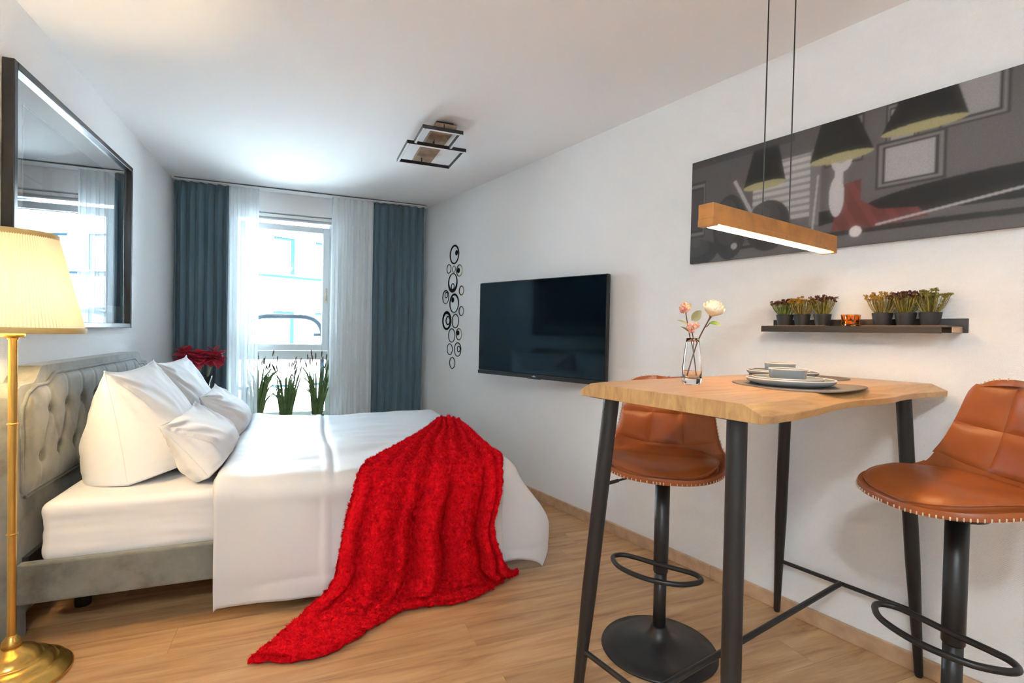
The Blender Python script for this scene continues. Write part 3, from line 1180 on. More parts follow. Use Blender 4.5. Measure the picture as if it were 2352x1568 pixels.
amaryllis((VX - 0.01, VY, 0.60), ((-0.085, -0.02, 0.395), [(-0.9, -0.5, 0.0), (0.1, -0.8, 0.55), (-0.5, -0.2, 0.8)]), 'red amaryllis stem leaning towards the picture wall', 1)
amaryllis((VX, VY - 0.01, 0.60), ((0.0, -0.04, 0.385), [(-0.3, -0.9, -0.1), (0.5, -0.7, 0.3), (0.0, 0.0, 1.0)]), 'red amaryllis stem upright in the middle of the tall vase', 2)
amaryllis((VX + 0.015, VY, 0.60), ((0.085, -0.02, 0.40), [(0.95, -0.3, 0.0), (0.2, -0.9, -0.25), (0.1, -0.6, 0.7)]), 'red amaryllis stem leaning towards the window', 3)

# ------------------------------------------------------------------ floor lamp
MT['gold'] = plain('antique_gold', (0.60, 0.38, 0.10), 0.26, 0.9, vary=0.12, vscale=8)
s = Mat('pleated_shade')
s.N.remove(s.b)
df = s.n('ShaderNodeBsdfDiffuse')
df.inputs[0].default_value = (0.85, 0.78, 0.58, 1)
tl = s.n('ShaderNodeBsdfTranslucent')
tl.inputs[0].default_value = (0.88, 0.80, 0.60, 1)
m1 = s.n('ShaderNodeMixShader')
m1.inputs[0].default_value = 0.038
s.l(df.outputs[0], m1.inputs[1])
s.l(tl.outputs[0], m1.inputs[2])
s.l(m1.outputs[0], s.out.inputs[0])
MT['shade'] = s.m
MT['shade_trim'] = plain('shade_trim', (0.62, 0.44, 0.16), 0.6)
LX, LY = -0.935, 2.285
lamp = thing('floor_lamp', 'brass floor lamp with a lit cream pleated shade beside the bed', 'lamp', (LX, LY, 0))
MB().lathe([(0.0, 0), (0.162, 0), (0.167, 0.005), (0.167, 0.014), (0.162, 0.019), (0.158, 0.020), (0.148, 0.036), (0.132, 0.042), (0.127, 0.043), (0.124, 0.049), (0.110, 0.064), (0.093, 0.069), (0.088, 0.070), (0.085, 0.076), (0.068, 0.096), (0.048, 0.106), (0.034, 0.113), (0.020, 0.122), (0.0, 0.122)], 56).build('base', MT['gold'], lamp)
MB().lathe([(0.0, 0.110), (0.025, 0.112), (0.029, 0.124), (0.026, 0.140), (0.016, 0.152), (0.0135, 0.158), (0.0, 0.158)], 32).build('collar', MT['gold'], lamp)
MB().tube([(0, 0, 0.15), (0, 0, 1.235)], 0.0125, 20).build('pole', MT['gold'], lamp)
for z in (0.513, 0.897):
    MB().lathe([(0.0125, -0.004), (0.016, -0.002), (0.016, 0.002), (0.0125, 0.004)], 20, (0, 0, z)).build('joint_ring', MT['gold'], lamp)
MB().lathe([(0.0, 1.195), (0.030, 1.196), (0.033, 1.206), (0.030, 1.212), (0.0, 1.212)], 24).tube([(0, 0, 1.19), (0, 0, 1.30)], 0.016, 14).build('socket', MT['gold'], lamp)
NP = 120


def pleat(k, r, z):
    return 0.0022 * (1 if k % 2 else -1)


zs0, zs1, rs0, rs1 = 1.216, 1.556, 0.194, 0.116
prof = [(rs0 + (rs1 - rs0) * i / 10, zs0 + (zs1 - zs0) * i / 10) for i in range(11)]
sh = MB().lathe(prof, NP * 2, ripple=pleat, smooth=False).build('shade', MT['shade'], lamp)
for z, r in ((zs0 + 0.007, rs0), (zs1 - 0.005, rs1)):
    MB().lathe([(r + 0.002, z - 0.010), (r + 0.0045, z - 0.008), (r + 0.0035, z + 0.008), (r + 0.001, z + 0.010), (r - 0.004, z)], 64).build('trim_band', MT['shade_trim'], sh)
for q in (0, 2 * pi / 3, 4 * pi / 3):
    MB().tube([(0, 0, 1.30), (rs0 * 0.6 * cos(q), rs0 * 0.6 * sin(q), 1.26), ((rs0 - .01) * cos(q), (rs0 - .01) * sin(q), zs0 + .02)], 0.002, 6).build('spider_wire', MT['gold'], lamp)
bulb = Mat('bulb_glow')
bulb.set(Base_Color=(1, 0.9, 0.7), Emission_Color=(1.0, 0.74, 0.42), Emission_Strength=155.0)
MB().lathe([(0.0, 1.300), (0.018, 1.305), (0.030, 1.345), (0.026, 1.375), (0.0, 1.39)], 20).build('bulb', bulb.m, lamp)

# ------------------------------------------------------------------ printed pictures (flat print in a colour attribute)
def print_material(name, rough=0.4, coat=0.0):
    M = Mat(name)
    a = M.n('ShaderNodeAttribute')
    a.attribute_name = 'ink'
    M.l(a.outputs['Color'], M.b.inputs['Base Color'])
    M.set(Roughness=rough, Coat_Weight=coat)
    return M.m


def print_sheet(name, img, to_world, mat, parent=None):
    """img: (rows, cols, 3) linear colours; to_world(u, v) with u right, v up"""
    h, w = img.shape[:2]
    us, vs = np.linspace(0, 1, w + 1), np.linspace(1, 0, h + 1)
    verts = [tuple(to_world(u, v)) for v in vs for u in us]
    faces = [(r * (w + 1) + c, (r + 1) * (w + 1) + c, (r + 1) * (w + 1) + c + 1, r * (w + 1) + c + 1) for r in range(h) for c in range(w)]
    me = bpy.data.meshes.new(name)
    me.from_pydata(verts, [], faces)
    at = me.color_attributes.new('ink', 'FLOAT_COLOR', 'CORNER')
    c4 = np.ones((h * w, 4, 4), dtype=np.float32)
    c4[:, :, :3] = img.reshape(h * w, 1, 3)
    at.data.foreach_set('color', c4.ravel())
    me.materials.append(mat)
    o = bpy.data.objects.new(name, me)
    col.objects.link(o)
    o.parent = parent
    return o


def canvas(w, h, c):
    a = np.zeros((h, w, 3), dtype=np.float32)
    a[:] = c
    return a


def fill(img, mask, c, k=1.0):
    img[mask] = img[mask] * (1 - k) + np.array(c, dtype=np.float32) * k


def poly_mask(X, Y, pts):
    m = np.zeros(X.shape, bool)
    n = len(pts)
    j = n - 1
    for i in range(n):
        xi, yi = pts[i]
        xj, yj = pts[j]
        if abs(yj - yi) > 1e-12:
            c = ((yi > Y) != (yj > Y)) & (X < (xj - xi) * (Y - yi) / (yj - yi) + xi)
            m ^= c
        j = i
    return m


def ell(X, Y, cx, cy, rx, ry, ang=0.0):
    dx, dy = X - cx, Y - cy
    a, b = dx * cos(ang) + dy * sin(ang), -dx * sin(ang) + dy * cos(ang)
    return (a / rx) ** 2 + (b / ry) ** 2 < 1


def g3(v):
    return (v, v * 0.955, v * 0.965)


# ---- wide panel on the right wall: a plain empty billiard room as a generic stand-in
PS0, PS1, PZ0, PZ1 = 0.02, 1.718, 1.640, 2.178
ASP = (PS1 - PS0) / (PZ1 - PZ0)
IW, IH = 680, 216
X, Y = np.meshgrid((np.arange(IW) + .5) / IW * ASP, 1 - (np.arange(IH) + .5) / IH)     # Y up, X in units of height
img = canvas(IW, IH, g3(0.085))
rs_ = np.random.RandomState(3)
shade = 0.075 + 0.035 * np.exp(-((X - 2.0) / 0.9) ** 2 - ((Y - .55) / .5) ** 2)
img[:] = shade[..., None] * np.array([1.0, .93, .95])
# blinds
bl = (X > 0.64) & (X < 1.13) & (Y > 0.28) & (Y < 0.80)
img[bl] = (0.16 + 0.17 * (np.sin(Y[bl] * 110) > -0.2) + .08 * Y[bl])[:, None] * np.array([1, .94, .93])
fill(img, (X > 1.13) & (X < 1.21) & (Y > .2) & (Y < .82), g3(0.14))
# blank framed sheets on the far wall


def framed(cx, cy, w, h, sk=0.05, c1=0.30, c2=0.035):
    for k, c in ((1.0, c2), (0.90, 0.16), (0.80, c2 * 0.8), (0.70, c1)):
        fill(img, poly_mask(X, Y, [(cx - w * k / 2, cy - h * k / 2 - sk * w * k * .5), (cx + w * k / 2, cy - h * k / 2 + sk * w * k * .5), (cx + w * k / 2, cy + h * k / 2 + sk * w * k * .5), (cx - w * k / 2, cy + h * k / 2 - sk * w * k * .5)]), g3(c))


framed(0.05, 0.52, 0.22, 0.55, 0.0, 0.05)
framed(1.37, 0.82, 0.28, 0.36, 0.0, 0.03)
framed(1.75, 0.84, 0.20, 0.32, 0.0, 0.26)
framed(2.14, 0.90, 0.36, 0.36, 0.0, 0.24)
framed(1.80, 0.56, 0.42, 0.34, 0.0, 0.31)
# billiard table, cushion rail and cloth
fill(img, (Y < 0.30) & (X > 1.20), g3(0.012))
fill(img, ell(X, Y, 2.45, 0.26, 0.95, 0.14), g3(0.010))
fill(img, poly_mask(X, Y, [(0, 0), (ASP, 0), (ASP, 0.16), (1.3, 0.20), (0.9, 0.13), (0.0, 0.13)]), g3(0.10))
fill(img, poly_mask(X, Y, [(0.0, 0.10), (0.95, 0.12), (1.9, 0.13), (ASP, .10), (ASP, .06), (1.9, .09), (0.95, .09), (0, .07)]), g3(0.02))
# dark high-backed leather chairs and a red draped cloth
for cx, cy, rx, ry in ((0.42, 0.30, 0.17, 0.30), (0.78, 0.26, 0.20, 0.22), (2.78, 0.55, 0.28, 0.40), (0.1, .1, .2, .12)):
    fill(img, ell(X, Y, cx, cy, rx, ry), g3(0.028))
    fill(img, ell(X, Y, cx - .03, cy + .05, rx * .72, ry * .70), g3(0.045))
    fill(img, ell(X, Y, cx - .05, cy + .10, rx * .35, ry * .35), g3(0.06))
red = poly_mask(X, Y, [(1.30, 0.13), (1.34, 0.34), (1.37, 0.48), (1.50, 0.50), (1.50, 0.34), (1.62, 0.25), (1.86, 0.22), (1.92, 0.15), (1.6, 0.12)])
fill(img, red, (0.115, 0.030, 0.026))
fill(img, red & (np.sin(X * 46 + Y * 24) > 0.35), (0.15, 0.038, 0.033))
# pale vase standing in the middle, cue and balls
fill(img, ell(X, Y, 1.33, .40, .055, .16) | ell(X, Y, 1.36, .68, .075, .10) | ((abs(X - 1.345) < .03) & (Y > .4) & (Y < .7)), g3(0.42))
fill(img, ell(X, Y, 1.36, .70, .05, .05), g3(0.30))


def stick(x0, y0, x1, y1, w, c):
    dx, dy = x1 - x0, y1 - y0
    L = hypot(dx, dy)
    t = ((X - x0) * dx + (Y - y0) * dy) / L
    d = abs((X - x0) * dy - (Y - y0) * dx) / L
    fill(img, (t > 0) & (t < L) & (d < w), g3(c))


stick(1.60, 0.135, 3.05, 0.335, 0.008, 0.36)
stick(1.155, 0.16, 1.19, 0.60, 0.008, 0.33)
stick(0.46, 0.72, 0.63, 0.40, 0.016, 0.33)
fill(img, ell(X, Y, 1.47, .105, .042, .042), g3(0.55))
fill(img, ell(X, Y, 1.085, .105, .040, .040), g3(0.01))
fill(img, ell(X, Y, 1.085, .115, .014, .014), g3(0.5))
fill(img, ell(X, Y, .47, .12, .030, .030), g3(0.3))
# hanging table lamps
for a, b, c, d, zb, zt, xm in ((0.55, 0.93, .64, .86, .62, .95, .74), (1.12, 1.58, 1.20, 1.46, .70, 1.0, 1.3), (1.62, 2.12, 1.74, 2.05, .78, 1.03, 1.9)):
    fill(img, poly_mask(X, Y, [(a, zb), (b, zb), (d, zt), (c, zt)]), g3(0.010))
    fill(img, ell(X, Y, (a + b) / 2, zb, (b - a) / 2, 0.035), (0.30, 0.27, 0.14))
fill(img, (Y > 0.93) & (X < 1.0), g3(0.03), 0.6)
def blur(a, k):
    for ax in (0, 1):
        p_ = np.pad(a, [(k, k) if i == ax else (0, 0) for i in range(3)], mode='edge')
        c_ = np.cumsum(p_, axis=ax)
        z_ = np.zeros_like(np.take(c_, [0], axis=ax))
        c_ = np.concatenate([z_, c_], axis=ax)
        n_ = a.shape[ax]
        a = (np.take(c_, range(2 * k + 1, 2 * k + 1 + n_), axis=ax) - np.take(c_, range(0, n_), axis=ax)) / (2 * k + 1)
    return a


img = 0.80 * blur(img, 1) + 0.20 * blur(blur(img, 6), 6)
img *= (1.0 + 0.16 * (rs_.rand(IH, IW, 1) - 0.5)).astype(np.float32)

MT['panel_print'] = print_material('panel_print', 0.42)
art = thing('wall_panel_print', 'long dark grey photo print with a red accent above the shelf', 'wall art', W(RW - 0.024, 0, 0), PHI)
MB().box((0.012, (PS0 + PS1) / 2, (PZ0 + PZ1) / 2), (0.022, PS1 - PS0, PZ1 - PZ0)).build('backing_board', MT['black_satin'], art)
print_sheet('print', img * 1.15, lambda u, v: (0.0, PS1 + (PS0 - PS1) * u, PZ0 + (PZ1 - PZ0) * v), MT['panel_print'], art)

# ---- framed picture on the left wall
FY0, FY1, FZ0, FZ1 = 2.618, 4.112, 1.228, 2.286
fx = X_LEFT + 0.003
pic = thing('framed_picture', 'large black framed picture behind glass above the headboard', 'picture', (X_LEFT, 0, 0))
d_, t_ = 0.040, 0.030
mb = MB()
for c, dd in ((((FY0 + t_ / 2), (FZ0 + FZ1) / 2), (t_, FZ1 - FZ0)), (((FY1 - t_ / 2), (FZ0 + FZ1) / 2), (t_, FZ1 - FZ0)),
              (((FY0 + FY1) / 2, FZ1 - t_ / 2), (FY1 - FY0 - 2 * t_, t_)), (((FY0 + FY1) / 2, FZ0 + t_ / 2), (FY1 - FY0 - 2 * t_, t_))):
    mb.box((0.003 + d_ / 2, c[0], c[1]), (d_, dd[0], dd[1]))
MT['frame_black'] = plain('black_frame_lacquer', (0.014, 0.014, 0.016), 0.22)
o = mb.build('frame', MT['frame_black'], pic)
soften(o, 0.003)
MT['mat_board'] = plain('pale_mat_board', (0.72, 0.75, 0.72), 0.8)
MB().box((0.010, (FY0 + FY1) / 2, (FZ0 + FZ1) / 2), (0.008, FY1 - FY0 - .03, FZ1 - FZ0 - .03)).build('mat_board', MT['mat_board'], pic)
X, Y = np.meshgrid((np.arange(150) + .5) / 150 * 1.44, 1 - (np.arange(104) + .5) / 104)
img = canvas(150, 104, (0.06, 0.075, 0.085))
fill(img, (Y > 0.62), (0.13, 0.155, 0.17))
for k, (a, w_, t) in enumerate(((.0, .16, .55), (.2, .12, .75), (.36, .2, .6), (.6, .13, .82), (.78, .22, .65), (1.02, .15, .78), (1.2, .24, .6))):
    fill(img, (X > a) & (X < a + w_) & (Y < t), (0.03 + .012 * (k % 3), 0.038 + .012 * (k % 3), 0.045 + .012 * (k % 3)))
fill(img, (Y < 0.22), (0.025, 0.03, 0.036))
fill(img, ell(X, Y, .28, .30, .05, .16), (0.10, 0.11, 0.12))
fill(img, abs(Y - 0.64) < .006, (0.02, 0.022, 0.025))
MT['art_print'] = print_material('art_print', 0.6)
m_ = 0.135
print_sheet('print', img, lambda u, v: (0.0155, FY0 + m_ + (FY1 - FY0 - 2 * m_) * u, FZ0 + m_ + (FZ1 - FZ0 - 2 * m_) * v), MT['art_print'], pic).data.flip_normals()
ring_line = MB()
a0, a1, b0, b1 = FY0 + m_ - .006, FY1 - m_ + .006, FZ0 + m_ - .006, FZ1 - m_ + .006
for c, dd in (((a0, (b0 + b1) / 2), (.004, b1 - b0)), ((a1, (b0 + b1) / 2), (.004, b1 - b0)), (((a0 + a1) / 2, b0), (a1 - a0, .004)), (((a0 + a1) / 2, b1), (a1 - a0, .004))):
    ring_line.box((0.0165, c[0], c[1]), (0.003, dd[0], dd[1]))
ring_line.build('mat_bevel', MT['white_paint'], pic)
g = Mat('picture_glass')
g.N.remove(g.b)
tr = g.n('ShaderNodeBsdfTransparent')
gl = g.n('ShaderNodeBsdfGlossy')
gl.inputs['Roughness'].default_value = 0.0
fr = g.n('ShaderNodeFresnel')
fr.inputs[0].default_value = 1.52
ad = g.n('ShaderNodeMath', operation='MULTIPLY', use_clamp=True)
ad.inputs[1].default_value = 3.4
g.l(fr.outputs[0], ad.inputs[0])
mx = g.n('ShaderNodeMixShader')
g.l(ad.outputs[0], mx.inputs[0])
g.l(tr.outputs[0], mx.inputs[1])
g.l(gl.outputs[0], mx.inputs[2])
g.l(mx.outputs[0], g.out.inputs[0])
MT['picture_glass'] = g.m
MB().add([(0.022, FY0 + .02, FZ0 + .02), (0.022, FY1 - .02, FZ0 + .02), (0.022, FY1 - .02, FZ1 - .02), (0.022, FY0 + .02, FZ1 - .02)], [(0, 1, 2, 3)]).build('glass', MT['picture_glass'], pic)

# ------------------------------------------------------------------ television on its swivel arm
A_ = Vector((1.262, 3.806, 0))     # far edge
B_ = Vector((1.740, 2.733, 0))     # near edge
tvc = (A_ + B_) / 2
dv_ = (B_ - A_)
TVW, TVH = dv_.length, 0.705
tv_rot = atan2(dv_.y, dv_.x)       # local x runs from far to near edge, local -y faces the room?
tv = thing('television', 'flat black television on a swivel arm on the wall', 'television', (tvc.x, tvc.y, 1.281), tv_rot)
# local: +x towards the near edge, screen faces local -y
MT['tv_black'] = plain('tv_plastic', (0.01, 0.01, 0.011), 0.35)
scr = Mat('tv_screen')
scr.set(Base_Color=(0.002, 0.006, 0.010), Roughness=0.07, Specular_IOR_Level=0.45, Specular_Tint=(0.6, 0.85, 1.0), Coat_Weight=0.0)
MB().bbox((0, 0.025, 0.0), (TVW, 0.035, TVH), 0.006).build('housing', MT['tv_black'], tv)
MB().box((0, 0.06, -0.08), (TVW * 0.72, 0.05, TVH * 0.55)).build('rear_cover', MT['tv_black'], tv)
MB().box((0, 0.005, 0.014), (TVW - 0.012, 0.008, TVH - 0.042)).build('screen', scr.m, tv)
MB().box((0, 0.004, -TVH / 2 + 0.016), (TVW - 0.004, 0.012, 0.026)).box((0, 0.0, -TVH / 2 + 0.003), (TVW * 0.10, 0.012, 0.008)).build('lower_bezel', MT['tv_black'], tv)
MT['logo'] = plain('silver_logo', (0.6, 0.62, 0.64), 0.4, 0.5)
MB().box((0, -0.0035, -TVH / 2 + 0.015), (0.035, 0.002, 0.004)).add([(-.008, -.004, -TVH / 2 + .018), (.008, -.004, -TVH / 2 + .018), (0, -.004, -TVH / 2 + .026)], [(0, 1, 2)]).build('logo', MT['logo'], tv)
# arm to the wall
wl = tv.matrix_basis.inverted() @ W(RW - 0.01, rd_s := (RD.dot(tvc) - 0.10), 1.28)
MB().tube([(0.0, 0.08, 0.0), ((wl.x) * 0.5 - 0.1, wl.y * 0.55, 0.0), (wl.x, wl.y, 0.0)], 0.018, 10).build('arm', MT['black_metal'], tv)
MB().box((wl.x, wl.y, 0), (0.10, 0.02, 0.26), M=Matrix.Translation((wl.x, wl.y, 0)) @ Matrix.Rotation(PHI + pi / 2 - tv_rot, 4, 'Z') @ Matrix.Translation((-wl.x, -wl.y, 0))).build('wall_plate', MT['black_metal'], tv)

# ------------------------------------------------------------------ ring stickers on the wall
MT['sticker'] = plain('mirror_black_sticker', (0.03, 0.03, 0.025), 0.18, 0.55)
MT['sticker_edge'] = plain('gold_sticker_edge', (0.55, 0.50, 0.30), 0.3, 0.7)


def annulus(mb, cs, cz, ro, ri, oy=0.0, oz=0.0, d=0.004, x=0.0, n=40):
    """ring in the wall plane (local y, z); hole offset by (oy, oz)"""
    o_ = [(cs + ro * cos(2 * pi * k / n), cz + ro * sin(2 * pi * k / n)) for k in range(n)]
    i_ = [(cs + oy + ri * cos(2 * pi * k / n), cz + oz + ri * sin(2 * pi * k / n)) for k in range(n)]
    vs = [(x - d, a, b) for a, b in o_] + [(x - d, a, b) for a, b in i_] + [(x, a, b) for a, b in o_] + [(x, a, b) for a, b in i_]
    fs = []
    for k in range(n):
        l = (k + 1) % n
        fs += [(k, n + k, n + l, l), (k, l, 2 * n + l, 2 * n + k), (n + k, 3 * n + k, 3 * n + l, n + l)]
    return mb.add(vs, fs)


def disc(mb, cs, cz, r, d=0.004, n=28):
    o_ = [(cs + r * cos(2 * pi * k / n), cz + r * sin(2 * pi * k / n)) for k in range(n)]
    vs = [(-d, a, b) for a, b in o_] + [(0, a, b) for a, b in o_]
    return mb.add(vs, [tuple(reversed(range(n)))] + [(k, (k + 1) % n, n + (k + 1) % n, n + k) for k in range(n)])


def on_right_wall(px, py):
    """photo pixel -> (s, z) on the right wall"""
    d = _r * ((px - 1176) / F_PX) - _u * ((py - 784) / F_PX) + _w
    t = RW / RN.dot(d)
    return RD.dot(d) * t, CAM_H + d.z * t


# (centre px, outer height px, rim as fraction, hole shift z, inner: kind, dx px, dy px, size px, words)
RINGS = [
    (1044.3, 584.3, 44.5, .17, .02, ('dot', 5.0, -4, 12), 'large black ring sticker with a dot, topmost of the cluster'),
    (1031.7, 617.5, 21.5, .16, .0, None, 'small black ring sticker beside the tiny ring, nearest the curtain'),
    (1043.2, 618.0, 15.5, .12, .0, None, 'tiny thin ring sticker between two small rings under the topmost ring'),
    (1055.8, 621.0, 27.5, .12, .0, ('dot', -2.2, 0, 12), 'small gold-edged ring sticker with a dot under the topmost ring'),
    (1040.5, 649.5, 44.5, .20, -.12, ('ring', 0, 8.5, 15.5), 'large thick-topped ring sticker with a small ring low inside it'),
    (1060.5, 667.0, 22.5, .18, .0, None, 'small gold ring sticker, upper of the two nearest the television'),
    (1024.3, 682.0, 32.0, .12, .05, ('ring', 1.3, -4.5, 14.5), 'medium ring sticker with an off-centre inner ring, high on the curtain side'),
    (1043.6, 696.0, 44.5, .15, .06, ('dot', -3.2, -7.5, 12), 'large black ring sticker with a dot in the middle of the cluster'),
    (1060.0, 714.0, 22.5, .16, .0, None, 'small gold ring sticker, lower of the two nearest the television'),
    (1026.5, 736.0, 43.5, .26, .04, ('ring', 2.9, 0.0, 21), 'thick black ring sticker with an inner ring, widest rim of the cluster'),
    (1046.4, 737.3, 33.0, .12, .0, None, 'medium plain ring sticker beside the widest-rimmed ring'),
    (1038.0, 770.0, 32.5, .11, .02, None, 'medium plain ring sticker below the widest-rimmed ring'),
    (1054.5, 767.4, 27.5, .13, .0, ('dot', -2.0, -3, 11.5), 'small gold-edged ring sticker with a dot in the lower half of the cluster'),
    (1033.5, 801.7, 26.5, .12, .0, None, 'small plain ring sticker beside the lowest double ring'),
    (1051.6, 802.3, 33.0, .12, .02, ('ring', 2.4, -1.0, 15), 'medium double ring sticker low in the cluster'),
    (1039.2, 833.0, 27.0, .13, .0, None, 'small plain ring sticker, lowest of the cluster'),
]
for px_, py_, hp, rim, sh_, inner, lab in RINGS:
    s_, z_ = on_right_wall(px_, py_)
    _, za = on_right_wall(px_, py_ - hp / 2)
    _, zb = on_right_wall(px_, py_ + hp / 2)
    R0 = (za - zb) / 2
    gold = 'gold' in lab
    t = thing('ring_sticker', lab, 'wall sticker', W(RW - 0.0005, s_, z_), PHI, 'ring stickers on the wall')
    annulus(MB(), 0, 0, R0, R0 * (1 - rim), 0, -R0 * sh_).build('ring', MT['sticker'], t)
    if gold:
        annulus(MB(), 0, 0, R0 * 1.02, R0 * 0.985, 0, 0, 0.006).build('gold_rim', MT['sticker_edge'], t)
    if inner:
        k, dx, dy, sz = inner
        s2, z2 = on_right_wall(px_ + dx, py_ + dy)
        r2 = R0 * sz / hp
        if k == 'dot':
            disc(MB(), s2 - s_, z2 - z_, r2).build('dot', MT['sticker'], t)
        else:
            annulus(MB(), s2 - s_, z2 - z_, r2, r2 * 0.74).build('inner_ring', MT['sticker'], t)

# ------------------------------------------------------------------ ceiling lamp
MT['lamp_wood'] = plain('lamp_oak', (0.32, 0.21, 0.13), 0.5, vary=0.25, vscale=30)
MT['lamp_black'] = plain('lamp_black_metal', (0.02, 0.02, 0.022), 0.35)
MT['diffuser'] = plain('white_diffuser', (0.85, 0.86, 0.87), 0.4)
cl = thing('ceiling_lamp', 'ceiling lamp of two black square frames on an oak strip', 'lamp', (0.80, 3.53, H_CEIL))
MB().box((0, 0, -0.012), (0.11, 0.72, 0.024)).build('mounting_plate', MT['lamp_black'], cl)
o = MB().box((0.0, 0.0, -0.034), (0.135, 0.80, 0.018)).build('oak_strip', MT['lamp_wood'], cl)
soften(o, 0.002)
for (x0, x1, y0, y1, z, nm) in ((-0.155, 0.10, -0.43, -0.115, -0.075, 'small'), (-0.20, 0.20, -0.165, 0.245, -0.085, 'large')):
    mb, md = MB(), MB()
    b = 0.018
    for c, dd in ((((x0 + b / 2), (y0 + y1) / 2), (b, y1 - y0)), (((x1 - b / 2), (y0 + y1) / 2), (b, y1 - y0)), (((x0 + x1) / 2, y0 + b / 2), (x1 - x0 - 2 * b, b)), (((x0 + x1) / 2, y1 - b / 2), (x1 - x0 - 2 * b, b))):
        mb.box((c[0], c[1], z), (dd[0], dd[1], 0.022))
        md.box((c[0], c[1], z - 0.0125), (max(dd[0] - 0.005, .006), max(dd[1] - 0.005, .006), 0.004))
    f_ = mb.build('square_frame', MT['lamp_black'], cl)
    md.build('diffuser', MT['diffuser'], f_)
    yb = y1 - b / 2
    MB().tube([(-0.02, yb, z), (-0.02, yb, -0.04)], 0.004, 8).build('pin', MT['lamp_black'], f_)
    MB().tube([(-0.02, y0 + b / 2, z), (-0.02, y0 + b / 2, -0.04)], 0.004, 8).build('pin', MT['lamp_black'], f_)

# ------------------------------------------------------------------ bar table
def table_wood():
    M = Mat('wild_oak')
    tc = M.n('ShaderNodeTexCoord')
    mp = M.n('ShaderNodeMapping')
    mp.inputs['Scale'].default_value = (1.6, 11.0, 3.0)
    M.l(tc.outputs['Object'], mp.inputs[0])
    f = M.noise(mp.outputs[0], 2.6, 6.0, 0.6, 1.2)
    mp2 = M.n('ShaderNodeMapping')
    mp2.inputs['Scale'].default_value = (6.0, 120.0, 12.0)
    M.l(tc.outputs['Object'], mp2.inputs[0])
    g_ = M.noise(mp2.outputs[0], 2.0, 3.0, 0.6)
    base = M.ramp(f, [(0.26, (0.25, 0.125, 0.05)), (0.40, (0.46, 0.26, 0.105)), (0.58, (0.56, 0.335, 0.14)), (0.8, (0.64, 0.41, 0.19))])
    gr = M.ramp(g_, [(0.3, (0.78, 0.75, 0.70)), (0.6, (1, 1, 1))])
    mx = M.n('ShaderNodeMix', data_type='RGBA', blend_type='MULTIPLY')
    mx.inputs[0].default_value = 0.5
    M.l(base, mx.inputs[6])
    M.l(gr, mx.inputs[7])
    M.l(mx.outputs[2], M.b.inputs['Base Color'])
    M.set(Roughness=0.33)
    M.bump(g_, 0.05, 0.001)
    return M.m


MT['table_wood'] = table_wood()
ZT_, TH = 1.097, 0.042
tbl = thing('bar_table', 'high bar table with a live-edge oak top on four black legs', 'table', (0, 0, 0), PHI)
# near and far live edges in the wall frame: n, s(top), s(upper edge of the vertical rim), s(bottom)
n_near = [1.118, 1.17, 1.25, 1.34, 1.45, 1.58, 1.70, 1.80, 1.90, 2.00, 2.10, 2.20, 2.335]
s_top = [0.662, 0.650, 0.646, 0.654, 0.676, 0.704, 0.712, 0.708, 0.706, 0.700, 0.690, 0.676, 0.652]
s_bot = [0.614, 0.608, 0.606, 0.612, 0.626, 0.640, 0.640, 0.628, 0.624, 0.634, 0.634, 0.622, 0.604]
f_top = [1.168, 1.180, 1.192, 1.196, 1.192, 1.186, 1.184, 1.190, 1.196, 1.190, 1.180, 1.172, 1.168]
f_bot = [1.212, 1.222, 1.232, 1.236, 1.232, 1.226, 1.226, 1.232, 1.238, 1.232, 1.222, 1.216, 1.212]
NN = 60
prof_n = np.linspace(1.118, 2.335, NN)


def cs(xs, ys, q):
    P = spline([(a, b, 0) for a, b in zip(xs, ys)], 200)
    return np.interp(q, [p.x for p in P], [p.y for p in P])


nt, nb, ft, fb = cs(n_near, s_top, prof_n), cs(n_near, s_bot, prof_n), cs(n_near, f_top, prof_n), cs(n_near, f_bot, prof_n)
Z1, Z2, Z3 = ZT_, ZT_ - 0.023, ZT_ - TH
ringv = []
for k in range(NN):
    n_ = prof_n[k]
    ringv.append([(n_, nt[k], Z1), (n_, ft[k], Z1), (n_, fb[k], Z2), (n_, fb[k] - .002, Z3), (n_, nb[k] + .002, Z3), (n_, nb[k], Z2)])
vs = [p for rr in ringv for p in rr]
fs = []
for k in range(NN - 1):
    for m in range(6):
        l = (m + 1) % 6
        fs.append((k * 6 + m, k * 6 + l, (k + 1) * 6 + l, (k + 1) * 6 + m))
mb = MB().add(vs, fs)
mb.f += [tuple(range(6)), tuple(reversed([(NN - 1) * 6 + m for m in range(6)]))]
mb.s += [False, False]
top = mb.build('table_top', MT['table_wood'], tbl)
bm = bmesh.new()
bm.from_mesh(top.data)
bmesh.ops.recalc_face_normals(bm, faces=bm.faces[:])
bm.to_mesh(top.data)
bm.free()
soften(top, 0.0015)
FN, FS = (1.105, 2.345), (0.662, 1.194)
TN, TS = (1.185, 2.265), (0.715, 1.141)
ZL = Z3 - 0.004
for i in (0, 1):
    for j in (0, 1):
        f0, t0 = Vector((FN[i], FS[j], 0.0)), Vector((TN[i], TS[j], ZL))
        mid = f0.lerp(t0, 0.42)
        lg = MB().tube([f0 + Vector((0, 0, .002)), f0.lerp(t0, .01), mid, t0], [0.011, 0.0135, 0.0235, 0.0245], 24).build('leg', MT['black_metal'], tbl)
        MB().box((t0.x, t0.y, Z3 - 0.002), (0.10, 0.09, 0.004)).build('mounting_plate', MT['black_metal'], tbl)


def leg_at(i, j, z):
    f0, t0 = Vector((FN[i], FS[j], 0.0)), Vector((TN[i], TS[j], ZL))
    return f0.lerp(t0, z / ZL)


